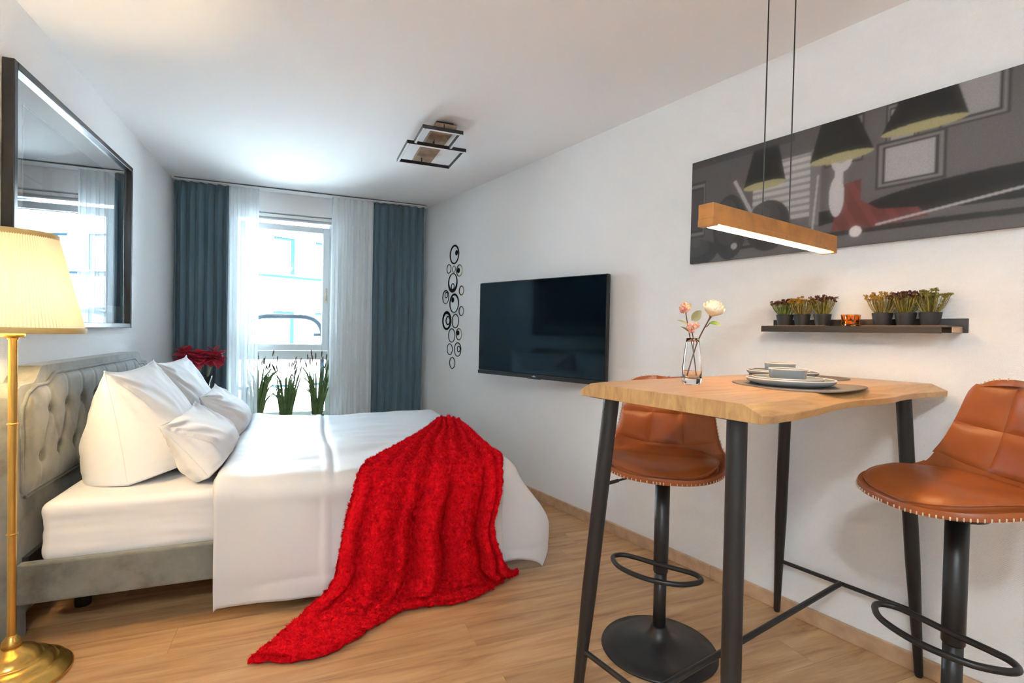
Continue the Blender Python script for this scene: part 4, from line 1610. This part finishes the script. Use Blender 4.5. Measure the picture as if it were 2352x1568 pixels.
for i in (0, 1):
    MB().tube([leg_at(i, 0, 0.245), leg_at(i, 1, 0.245)], 0.0085, 12).build('stretcher', MT['black_metal'], tbl)
a, b = (leg_at(0, 0, .245) + leg_at(0, 1, .245)) / 2, (leg_at(1, 0, .245) + leg_at(1, 1, .245)) / 2
MB().tube([a, b], 0.0105, 12).build('cross_bar', MT['black_metal'], tbl)

# ------------------------------------------------------------------ bar stools
def leather():
    M = Mat('cognac_leather')
    v = M.coord()
    f = M.noise(v, 5.0, 5.0)
    M.l(M.ramp(f, [(0.3, (0.25, 0.060, 0.013)), (0.7, (0.35, 0.095, 0.022))]), M.b.inputs['Base Color'])
    M.set(Roughness=0.36, Specular_IOR_Level=0.45)
    vo = M.n('ShaderNodeTexVoronoi')
    vo.inputs['Scale'].default_value = 420
    M.l(v, vo.inputs['Vector'])
    M.bump(vo.outputs['Distance'], 0.07, 0.001)
    return M.m


MT['leather'] = leather()
MT['leather_seam'] = plain('dark_leather_seam', (0.12, 0.035, 0.012), 0.6)
MT['thread'] = plain('pale_thread', (0.62, 0.50, 0.36), 0.7)

# spine of the shell in (y, z): y forward, z up from the seat base
SP = [(0.228, -0.002), (0.15, -0.008), (0.05, -0.012), (-0.06, -0.010), (-0.128, 0.014), (-0.170, 0.078), (-0.196, 0.165), (-0.216, 0.256), (-0.232, 0.350)]
SPW = [0.235, 0.235, 0.236, 0.236, 0.230, 0.210, 0.194, 0.184, 0.176]
SPC = [0.000, 0.020, 0.040, 0.054, 0.066, 0.074, 0.062, 0.050, 0.042]     # side curl


def shell_fn(t, s):
    """t 0..1 front to top, s -1..1 across; returns point and the inward normal"""
    k = t * (len(SP) - 1)
    P = _sp(k)
    P2 = _sp(min(k + 0.05, len(SP) - 1))
    P1 = _sp(max(k - 0.05, 0))
    tx, tz = P2[0] - P1[0], P2[1] - P1[1]
    L = hypot(tx, tz) + 1e-9
    ny, nz_ = tz / L, -tx / L            # inward: up on the seat, forward on the back
    w_, c_ = P[2], P[3]
    if P[0] > 0.0:
        w_ *= max(0.0, 1 - (P[0] / 0.2285) ** 2.7) ** (1 / 2.4)
    if P[1] > 0.235:
        w_ *= max(0.0, 1 - ((P[1] - 0.235) / 0.1155) ** 4.0) ** (1 / 3.2)
    cc = c_ * abs(s) ** 2.4
    return Vector((w_ * s, P[0] + ny * cc, P[1] + nz_ * cc)), Vector((0, ny, nz_))


def _sp(k):
    i = min(int(k), len(SP) - 2)
    f_ = k - i

    def cr(a):
        p0 = a[max(i - 1, 0)]
        p1, p2 = a[i], a[i + 1]
        p3 = a[min(i + 2, len(a) - 1)]
        return 0.5 * (2 * p1 + (p2 - p0) * f_ + (2 * p0 - 5 * p1 + 4 * p2 - p3) * f_ ** 2 + (3 * p1 - p0 - 3 * p2 + p3) * f_ ** 3)
    return cr([p[0] for p in SP]), cr([p[1] for p in SP]), cr(SPW), cr(SPC)


def make_stool(label, loc, rotz, seat_z, col_drop, foot_rot):
    t = thing('bar_stool', label, 'stool', loc, rotz, 'bar stools at the table')
    zc = seat_z
    up = Vector((0, 0, zc))
    NT, NS = 66, 34

    def sf(i, j):
        a = i / (NT - 1)
        tt = 0.35 * a + 0.65 * (1 - cos(pi * a)) / 2         # rows crowd at both rounded ends
        p, n_ = shell_fn(tt, -1 + 2 * j / (NS - 1))
        return p + up
    sh = MB().grid(NT, NS, sf).build('shell', MT['leather'], t)
    add_mod(sh, 'SOLIDIFY', thickness=0.020, offset=-1.0 if False else 1.0)
    add_mod(sh, 'BEVEL', width=0.006, segments=2, limit_method='ANGLE', angle_limit=radians(50))
    # seat cushion: puffed pad with an upright side band inside the shell
    nr, na = 17, 72

    def cush(i, j):
        r_ = min(1.0, i / 12)
        q = 2 * pi * j / (na - 1)
        ex = 2.6
        cx = abs(cos(q)) ** (2 / ex) * (1 if cos(q) > 0 else -1)
        cy = abs(sin(q)) ** (2 / ex) * (1 if sin(q) > 0 else -1)
        if i > 12:
            r_ = (1.012, 1.010, 1.004, 0.985)[i - 13]
        x = 0.200 * r_ * cx * (1 - 0.10 * (cy < 0) * abs(cy))
        y = 0.030 + r_ * cy * (0.176 if cy > 0 else 0.152)
        if i <= 12:
            dome = 0.034 + 0.026 * (1 - r_ ** 3.5) ** 0.6
        else:
            dome = (0.030, 0.021, 0.010, 0.0)[i - 13]
        return Vector((x, y, 0.004 + dome + 0.55 * x * x + 0.55 * max(0, -0.02 - y) ** 1.4 - 0.10 * max(0, y - 0.06))) + up
    MB().grid(nr, na, cush).build('seat_cushion', MT['leather'], t)
    for lev in (13, 15):
        pts = [cush(lev, j) + Vector((0, 0, 0.001)) for j in range(na - 1)]
        MB().tube(pts, 0.0028, 8, closed=True).build('piping', MT['leather'], t)
    # six quilted panels of the back
    t_rows = ((0.600, 0.785), (0.785, 0.957))
    s_cols = ((-0.97, -0.33), (-0.33, 0.33), (0.33, 0.97))
    for r0, r1 in t_rows:
        for c0, c1 in s_cols:
            def pf(i, j, r0=r0, r1=r1, c0=c0, c1=c1):
                a, b = i / 11, j / 11
                tt, s_ = r0 + (r1 - r0) * a, c0 + (c1 - c0) * b
                p, n_ = shell_fn(tt, s_)
                e = min(a, 1 - a, b, 1 - b)
                return p + n_ * (0.0215 + 0.011 * (1 - math.exp(-e / 0.10))) + up
            MB().grid(12, 12, pf).build('back_panel', MT['leather'], t)
    # stitching along the rim
    md = MB()
    rim = [sf(i, 0) for i in range(NT - 1, -1, -1)] + [sf(0, j) for j in range(1, NS)] + [sf(i, NS - 1) for i in range(1, NT)]
    acc = 0.0
    for a, b in zip(rim[:-1], rim[1:]):
        L = (b - a).length
        acc += L
        if acc > 0.0105:
            acc = 0.0
            out = Vector((a.x, a.y * 0.8 + 0.02, 0))
            out.normalize()
            if a.z - zc > 0.03:
                out = Vector((1 if a.x > 0 else -1, -0.25, 0)).normalized()
            c = (a + b) / 2 + out * 0.0015 + Vector((0, 0, 0.004 if a.z - zc < 0.06 else 0))
            md.bbox(c, (0.0035, 0.0035, 0.010), 0.001, seg=1)
    st = md.build('stitching', MT['thread'], t)
    st['kind'] = 'stuff'
    # underside plate, column, footrest, foot
    MB().lathe([(0.0, zc - 0.02), (0.085, zc - 0.022), (0.07, zc - 0.04), (0.03, zc - 0.05), (0.0, zc - 0.05)], 28).build('seat_plate', MT['black_metal'], t)
    zr = zc - col_drop
    MB().lathe([(0.0, zc - 0.045), (0.0285, zc - 0.045), (0.0285, zr - 0.035), (0.026, zr - 0.04), (0.0, zr - 0.04)], 28).build('column_sleeve', MT['black_metal'], t)
    MB().lathe([(0.0, zr - 0.03), (0.0245, zr - 0.03), (0.0245, 0.06), (0.0, 0.06)], 28).build('column', MT['black_metal'], t)
    MB().lathe([(0.0, 0.0), (0.222, 0.0), (0.226, 0.004), (0.222, 0.010), (0.17, 0.018), (0.10, 0.030), (0.06, 0.046), (0.04, 0.066), (0.032, 0.085), (0.030, 0.092), (0.0, 0.092)], 56).build('base', MT['black_metal'], t)
    fr_ = [(0.0, 0.026, zr), (0.10, 0.022, zr), (0.145, 0.028, zr), (0.172, 0.058, zr), (0.160, 0.098, zr), (0.105, 0.148, zr), (0.0, 0.172, zr), (-0.105, 0.148, zr), (-0.160, 0.098, zr), (-0.172, 0.058, zr), (-0.145, 0.028, zr), (-0.10, 0.022, zr)]
    fr_ = [Matrix.Rotation(foot_rot, 3, 'Z') @ Vector(q) for q in fr_]
    MB().tube(spline(fr_ + [fr_[0]], 90)[:-1], 0.0095, 12, closed=True).build('footrest', MT['black_metal'], t)
    MB().tube(spline([(0.03, 0.0, zc - 0.04), (0.12, 0.02, zc - 0.045), (0.17, 0.03, zc - 0.06), (0.215, 0.04, zc - 0.075)], 14), 0.0045, 8).tube([(0.170, 0.03, zc - 0.060), (0.218, 0.041, zc - 0.077)], 0.007, 10).build('lever', MT['black_metal'], t)
    return t


p = W(1.663, 1.312)
make_stool('cognac leather bar stool standing between the table and the television', (p.x, p.y, 0), 2.40, 0.722, 0.375, -0.245)
p = W(1.920, 0.465)
make_stool('cognac leather bar stool standing under the wall shelf side of the table', (p.x, p.y, 0), 1.15, 0.785, 0.375, 0.42)

# ------------------------------------------------------------------ place settings
MT['felt'] = plain('taupe_felt', (0.20, 0.175, 0.155), 0.9, bump=(400, 0.3))
MT['ceramic'] = plain('grey_blue_glaze', (0.215, 0.255, 0.285), 0.12, vary=0.06, Coat_Weight=0.3)
MT['ceramic_rim'] = plain('unglazed_rim', (0.60, 0.57, 0.52), 0.35)


def egg(n=64, a=0.205, b=0.168, k=0.22):
    pts = []
    for i in range(n):
        q = 2 * pi * i / n
        f_ = 1 + 0.07 * cos(3 * q)
        pts.append((a * cos(q) * f_, b * sin(q) * (1 - k * cos(q)) * f_))
    return pts


def setting(n_, s_, rot, words, seed):
    z = ZT_
    m = thing('placemat', 'taupe rounded felt placemat %s' % words, 'placemat', W(n_ + 0.045, s_ - 0.015, z + 0.0005), PHI + rot, 'placemats on the bar table')
    MB().prism(egg(), 0, 0.003).build('mat', MT['felt'], m)
    z += 0.0036
    d = thing('dinner_plate', 'large grey-blue dinner plate on the placemat %s' % words, 'plate', W(n_, s_, z), 0, 'dinner plates')
    MB().lathe([(0.0, 0.0), (0.098, 0.0), (0.100, 0.003), (0.116, 0.006), (0.126, 0.013), (0.129, 0.020), (0.128, 0.023), (0.1255, 0.0225), (0.122, 0.014), (0.112, 0.009), (0.0, 0.0075)], 64).build('dish', MT['ceramic'], d)
    MB().lathe([(0.1292, 0.0205), (0.1285, 0.0235), (0.1262, 0.0238), (0.1248, 0.0215)], 64).build('rim', MT['ceramic_rim'], d)
    q = RN * -0.008 + RD * 0.004
    e = thing('side_plate', 'small grey-blue plate stacked on the dinner plate %s' % words, 'plate', W(n_, s_, z + 0.0080) + q, 0, 'side plates')
    MB().lathe([(0.0, 0.0), (0.080, 0.0), (0.094, 0.005), (0.102, 0.012), (0.1035, 0.0185), (0.101, 0.0185), (0.097, 0.012), (0.088, 0.008), (0.0, 0.0065)], 56).build('dish', MT['ceramic'], e)
    MB().lathe([(0.1037, 0.0165), (0.1035, 0.0190), (0.1012, 0.0195), (0.1003, 0.0180)], 56).build('rim', MT['ceramic_rim'], e)
    f_ = thing('bowl', 'grey-blue bowl on top of the stacked plates %s' % words, 'bowl', W(n_, s_, z + 0.0149) + q, 0, 'bowls')
    MB().lathe([(0.0, 0.0), (0.040, 0.0), (0.047, 0.003), (0.053, 0.012), (0.0555, 0.036), (0.055, 0.039), (0.053, 0.038), (0.050, 0.015), (0.044, 0.007), (0.0, 0.006)], 48).build('dish', MT['ceramic'], f_)
    MB().lathe([(0.0557, 0.0362), (0.0553, 0.0392), (0.0533, 0.0397), (0.0522, 0.0375)], 48).build('rim', MT['ceramic_rim'], f_)


setting(1.672, 0.832, -0.45, 'in front of the stool under the shelf', 1)
setting(2.035, 1.045, pi + 0.1, 'in front of the stool beside the television', 2)

# ------------------------------------------------------------------ glass vase with artificial flowers
g = Mat('clear_glass')
g.set(Base_Color=(1, 1, 1), Roughness=0.0, IOR=1.45, Transmission_Weight=1.0)
MT['clear'] = g.m
VN, VS = 1.412, 1.012
vp = W(VN, VS, ZT_ + 0.0005)
o = MB().lathe([(0.0, 0.0), (0.026, 0.0), (0.0295, 0.004), (0.0305, 0.020), (0.0300, 0.045), (0.0265, 0.090), (0.0215, 0.132), (0.0190, 0.148), (0.0178, 0.148), (0.0200, 0.132), (0.0250, 0.090), (0.0280, 0.045), (0.0275, 0.024), (0.020, 0.0185), (0.0, 0.018)], 48).build('glass_vase', MT['clear'], loc=vp)
tag(o, 'clear tapered glass vase holding flowers on the bar table', 'vase')
MT['twig'] = plain('brown_twig', (0.11, 0.05, 0.03), 0.7)
MT['peony'] = plain('cream_petal', (0.86, 0.79, 0.62), 0.6)
MT['leaf'] = plain('fresh_green_leaf', (0.20, 0.33, 0.03), 0.45, vary=0.25, vscale=30)
MT['leaf_grey'] = plain('grey_green_leaf', (0.22, 0.24, 0.13), 0.55, vary=0.2, vscale=30)
MT['pink'] = plain('pink_berry', (0.74, 0.38, 0.29), 0.6, vary=0.2, vscale=80)
# local frame of flowers: x to the right in the picture, z up, y away
CR = Vector((_r.x, _r.y, 0)).normalized()
rot_cam = atan2(CR.y, CR.x)


def leaf(mb, c, ax, L, wd, nrm=(0, -1, 0.3), curl=0.2):
    ax = Vector(ax).normalized()
    nr = Vector(nrm)
    nr = (nr - ax * nr.dot(ax)).normalized()
    sd = ax.cross(nr)
    c = Vector(c)

    def fn(i, j):
        t, s_ = i / 8, -1 + 2 * j / 4
        wv = wd * (sin(pi * t ** 0.8) ** 0.9) if 0 < i < 8 else 0.0003
        return c + ax * L * t + sd * (s_ * wv) + nr * (0.35 * wv * abs(s_) - curl * L * t * t)
    mb.grid(9, 5, fn)


S_ = vp + Vector((0, 0, 0.022))
pe = thing('peony_stem', 'cream peony on a brown stem in the glass vase', 'flower', S_, rot_cam)
tip = Vector((0.056, 0.0, 0.197))
MB().tube(spline([(-0.016, 0.0, 0.0), (0.002, 0.0, 0.07), (0.022, 0, 0.13), tuple(tip)], 14), [0.0022] * 13 + [0.004], 8).build('stem', MT['twig'], pe)
MB().tube([(0.036, 0, 0.160), (0.046, 0, 0.166), (0.054, 0, 0.176)], 0.0014, 6).build('twig', MT['twig'], pe)
mb = MB()
leaf(mb, (0.052, 0, 0.174), (1, -0.1, -0.02), 0.040, 0.011, (0.1, -0.6, 0.8), 0.15)
o = mb.build('leaf', MT['leaf'], pe)
r0 = random.Random(8)
hd_dir = Vector((0.22, -0.25, 0.95)).normalized()
a_, b_ = hd_dir.orthogonal().normalized(), None
b_ = hd_dir.cross(a_)
for ringi, (num, L, wd, op) in enumerate(((6, 0.044, 0.017, 0.80), (7, 0.050, 0.016, 0.58), (6, 0.054, 0.015, 0.36), (5, 0.054, 0.013, 0.17))):
    for k in range(num):
        q = 2 * pi * k / num + ringi * 0.5
        rad = a_ * cos(q) + b_ * sin(q)

        def pf(i, j, rad=rad, L=L, wd=wd, op=op, q=q):
            t, s_ = i / 7, -1 + 2 * j / 6
            sd = hd_dir.cross(rad)
            out = op * (sin(pi * min(t, 1) * 0.62)) * L * 0.95
            wv = wd * (min(1.0, 0.35 + 1.5 * t)) * (1 - 0.55 * max(0, t - 0.75) / 0.25)
            ruff = 0.0022 * sin(9 * s_ + q * 5) * t * t
            cup = -0.006 * s_ * s_ * (1.2 - op)
            return tip + hd_dir * (L * t * (1 - 0.25 * op) + ruff) + rad * (out + cup + ruff) + sd * (s_ * wv)
        pt = MB().grid(8, 7, pf).build('petal', MT['peony'], pe)
for k in range(4):
    q = 2 * pi * k / 4 + 0.6
    mb = MB()
    leaf(mb, tip, (a_ * cos(q) + b_ * sin(q)) * 0.8 + hd_dir * 0.5, 0.036, 0.011, hd_dir, -0.5)
    mb.build('sepal', MT['leaf'], pe)

br = thing('blossom_twig', 'twig with pink berry clusters and grey-green leaves in the glass vase', 'flower', S_, rot_cam)
MB().tube(spline([(0.017, 0.004, 0.0), (0.004, 0.004, 0.085), (-0.008, 0.004, 0.13), (-0.024, 0.004, 0.21)], 16), 0.0018, 8).build('stem', MT['twig'], br)
MB().tube(spline([(0.004, 0.004, 0.085), (0.002, 0.0, 0.12), (-0.006, -0.004, 0.155)], 8), 0.0015, 8).build('twig', MT['twig'], br)


def cluster(c, n, rr, seed):
    r1 = random.Random(seed)
    mb = MB()
    for k in range(n):
        v = Vector((r1.gauss(0, 1), r1.gauss(0, 1), r1.gauss(0, 1))).normalized() * rr * r1.uniform(0.5, 1.0)
        b0 = Vector(c) + v
        mb.lathe([(0.0, -0.0045), (0.0036, -0.002), (0.0044, 0.001), (0.003, 0.004), (0.0, 0.0036)], 7, tuple(b0))
    o = mb.build('berry_cluster', MT['pink'], br)
    o['kind'] = 'stuff'


cluster((-0.030, 0.0, 0.222), 60, 0.017, 1)
cluster((-0.006, -0.004, 0.158), 50, 0.015, 2)
cluster((0.010, -0.004, 0.166), 16, 0.008, 3)
for c, ax, L, wd, nrm in (((-0.024, .004, .215), (0.75, 0.1, 0.9), .030, .010, (0, -1, 0)), ((-0.006, 0, .182), (0.75, 0, 0.75), .048, .015, (0.2, -1, 0.2)), ((-0.016, 0, .168), (-1, 0, .55), .040, .007, (.3, -.6, .8)), ((-0.010, 0, .143), (-0.9, 0, .75), .035, .007, (.3, -.6, .8))):
    mb = MB()
    leaf(mb, c, ax, L, wd, nrm, 0.15)
    mb.build('leaf', MT['leaf_grey'], br)

# ------------------------------------------------------------------ pendant lamp
MT['beam'] = plain('honey_oak', (0.46, 0.20, 0.055), 0.42, vary=0.2, vscale=18)
led = Mat('led_strip')
led.set(Base_Color=(1, 1, 1), Emission_Color=(1.0, 0.60, 0.26), Emission_Strength=16.0)
pd = thing('pendant_lamp', 'honey oak beam pendant with a glowing strip above the bar table', 'lamp', W(1.690, 0.902, 0), PHI)
BL, BW = 0.775, 0.050
zb0, zb1 = 1.572, 1.636
o = MB().box((0, 0, (zb0 + zb1) / 2 + 0.010), (BL, BW, zb1 - zb0 - 0.020)).build('beam', MT['beam'], pd)
soften(o, 0.002)
for sx in (-1, 1):
    MB().box((sx * (BL / 2 - 0.0125), 0, zb0 + 0.010), (0.025, BW, 0.0205)).build('end_block', MT['beam'], pd)
for sy in (-1, 1):
    MB().box((0, sy * (BW / 2 - 0.005), zb0 + 0.0125), (BL - 0.05, 0.009, 0.016)).build('side_lip', MT['beam'], pd)
MB().box((0, 0, zb0 + 0.006), (BL - 0.052, BW - 0.022, 0.011)).build('light_strip', led.m, pd)
for x in (-0.084, 0.084):
    MB().tube([(x, 0, zb1 - 0.001), (x, 0, H_CEIL - 0.02)], 0.0022, 8).build('cord', MT['black_satin'], pd)
    MB().lathe([(0.0, 0.0), (0.005, 0.0), (0.005, 0.012), (0.0, 0.014)], 12, (x, 0, zb1)).build('cord_grip', MT['black_satin'], pd)
MB().box((0, 0, H_CEIL - 0.013), (0.32, 0.06, 0.024)).build('ceiling_canopy', MT['black_satin'], pd)

# ------------------------------------------------------------------ wall shelf with plants
MT['shelf'] = plain('dark_bronze_metal', (0.045, 0.040, 0.036), 0.45, 0.3, bump=(600, 0.1))
MT['copper_mat'] = plain('copper_inlay', (0.62, 0.40, 0.24), 0.4, 0.2)
sf_ = thing('wall_shelf', 'dark metal picture ledge on the wall under the photo print', 'shelf', W(RW, 0, 0), PHI)
SS0, SS1, SZ = 0.580, 1.262, 1.306
MB().box((-0.058, (SS0 + SS1) / 2, SZ - 0.002), (0.112, SS1 - SS0, 0.003)).build('tray', MT['shelf'], sf_)
MB().box((-0.1135, (SS0 + 0.03 + SS1) / 2, SZ - 0.013), (0.002, SS1 - SS0 - 0.03, 0.026)).build('front_lip', MT['shelf'], sf_)
o = MB().bbox((-0.002, (SS0 + SS1) / 2 - 0.006, SZ + 0.004), (0.003, SS1 - SS0 + 0.02, 0.052), 0.0012).build('back_plate', MT['shelf'], sf_)
MB().box((-0.058, SS0 + 0.001, SZ - 0.011), (0.110, 0.002, 0.022)).build('end_plate', MT['copper_mat'], sf_)
for a, b in ((0.595, 0.862), (1.000, 1.240)):
    MB().box((-0.062, (a + b) / 2, SZ + 0.0005), (0.088, b - a, 0.002)).build('inlay', MT['copper_mat'], sf_)
MT['pot_black'] = plain('black_plastic_pot', (0.018, 0.019, 0.021), 0.5, bump=(300, 0.1))
PLC = {'olive': (0.26, 0.22, 0.035), 'green': (0.20, 0.27, 0.05), 'tan': (0.33, 0.25, 0.06), 'plum': (0.13, 0.035, 0.035), 'gold': (0.45, 0.25, 0.02)}
for k, c in PLC.items():
    MT['pl_' + k] = plain('sprig_' + k, c, 0.7, vary=0.3, vscale=60)


def sedum(s_, r_top, words, stemc, headc, seed, hgt, nst=46, lean=0.0):
    r1 = random.Random(seed)
    t = thing('potted_sedum', words, 'plant', W(RW - 0.062, s_, SZ + 0.0015), PHI, 'potted plants on the wall shelf')
    hp = 0.050
    MB().lathe([(0.0, 0), (r_top * 0.76, 0), (r_top * 0.78, 0.002), (r_top, hp - 0.004), (r_top, hp), (r_top - 0.002, hp), (r_top - 0.003, hp - 0.008), (0.0, hp - 0.008)], 30).build('pot', MT['pot_black'], t)
    ms, mh = MB(), MB()
    for k in range(nst):
        a = r1.uniform(0, 2 * pi)
        q = sqrt(r1.random())
        b0 = Vector((cos(a), sin(a), 0)) * r_top * 0.6 * q + Vector((0, 0, hp - 0.008))
        spr = r_top * (0.65 + 0.60 * q)
        h = hgt * r1.uniform(0.72, 1.0) * (1 - 0.15 * q)
        e = b0 + Vector((cos(a) * spr * q * 0.75, sin(a) * spr * q, h))
        if e.x > 0.052:
            e.x = 0.052
        P = spline([b0, b0.lerp(e, 0.5) + Vector((cos(a), sin(a), 0)) * 0.006 * q, e], 6)
        ms.tube(P, 0.0011, 4, cap=False)
        for m in range(22):                      # little needles up the stem
            f_ = 0.15 + 0.82 * m / 21
            c = b0.lerp(e, f_)
            an = r1.uniform(0, 2 * pi)
            d = Vector((cos(an), sin(an), 0.5)).normalized()
            sd = Vector((-d.y, d.x, 0)).normalized()
            L = r1.uniform(0.007, 0.013)
            ms.add([c - sd * 0.0015, c + sd * 0.0015, c + d * L], [(0, 1, 2)])
        for m in range(14):                      # flat flower head
            an = r1.uniform(0, 2 * pi)
            c = e + Vector((cos(an), sin(an), 0)) * r1.uniform(0, 0.008) + Vector((0, 0, r1.uniform(-0.003, 0.004)))
            u1 = Vector((r1.gauss(0, 1), r1.gauss(0, 1), r1.gauss(0, .6))).normalized() * 0.0042
            u2 = Vector((r1.gauss(0, 1), r1.gauss(0, 1), r1.gauss(0, .6))).normalized() * 0.0042
            mh.add([c - u1, c + u2, c + u1, c - u2], [(0, 1, 2, 3)])
    o = ms.build('sprigs', MT['pl_' + stemc], t)
    o['kind'] = 'stuff'
    o = mh.build('flower_heads', MT['pl_' + headc], t)
    o['kind'] = 'stuff'


sedum(1.184, 0.0350, 'green potted sprigs with plum tips at the television end of the shelf', 'green', 'plum', 1, 0.080, lean=0.01)
sedum(1.109, 0.0330, 'tan potted sprigs with golden tips, middle pot of the television end', 'tan', 'gold', 2, 0.086)
sedum(1.026, 0.0335, 'olive potted sprigs with plum tips beside the amber glass', 'olive', 'plum', 3, 0.090)
sedum(0.808, 0.0345, 'tan potted sprigs with golden tips beside the amber glass', 'tan', 'gold', 4, 0.092)
sedum(0.733, 0.0345, 'olive potted sprigs with plum tips, middle pot of the bare copper end', 'olive', 'plum', 5, 0.094)
sedum(0.658, 0.0345, 'dark olive potted sprigs at the bare copper end of the shelf', 'olive', 'olive', 6, 0.098)
am = Mat('amber_glass')
am.set(Base_Color=(0.95, 0.42, 0.05), Roughness=0.02, IOR=1.45, Transmission_Weight=1.0)
tl_ = thing('tealight_holder', 'faceted amber glass tealight holder between the plant pots', 'candle holder', W(RW - 0.062, 0.918, SZ + 0.0005), PHI)


def facet(k, r, z):
    return 0.0016 * (1 if (k // 2 + int(z * 300)) % 2 else -1) if r > 0.02 else 0


MB().lathe([(0.0, 0.0), (0.031, 0.0), (0.0345, 0.006), (0.030, 0.022), (0.0335, 0.046), (0.031, 0.046), (0.028, 0.022), (0.031, 0.007), (0.0, 0.006)], 24, ripple=facet, smooth=False).build('glass', am.m, tl_)
MT['wax'] = plain('tealight_wax', (0.80, 0.62, 0.35), 0.5)
MB().lathe([(0.0, 0.0065), (0.018, 0.0065), (0.018, 0.018), (0.0, 0.018)], 24).build('tealight', MT['wax'], tl_)

# ------------------------------------------------------------------ unseen fill light added behind the viewer, for general brightness
fill_lamp = thing('added_fill_lamp', 'round opal dome added out of view as fill light for the room', 'lamp', (-0.45, -0.70, H_CEIL))
opal = Mat('opal_fill_glow')
opal.set(Base_Color=(1, 1, 1), Emission_Color=(0.84, 0.94, 1.0), Emission_Strength=32.0)
MB().lathe([(0.0, 0.0), (0.20, 0.0), (0.205, -0.02), (0.19, -0.03)], 40).build('fill_lamp_plate', MT['white_paint'], fill_lamp)
MB().lathe([(0.19, -0.03), (0.185, -0.06), (0.14, -0.095), (0.07, -0.112), (0.0, -0.115)], 40).build('fill_dome', opal.m, fill_lamp)
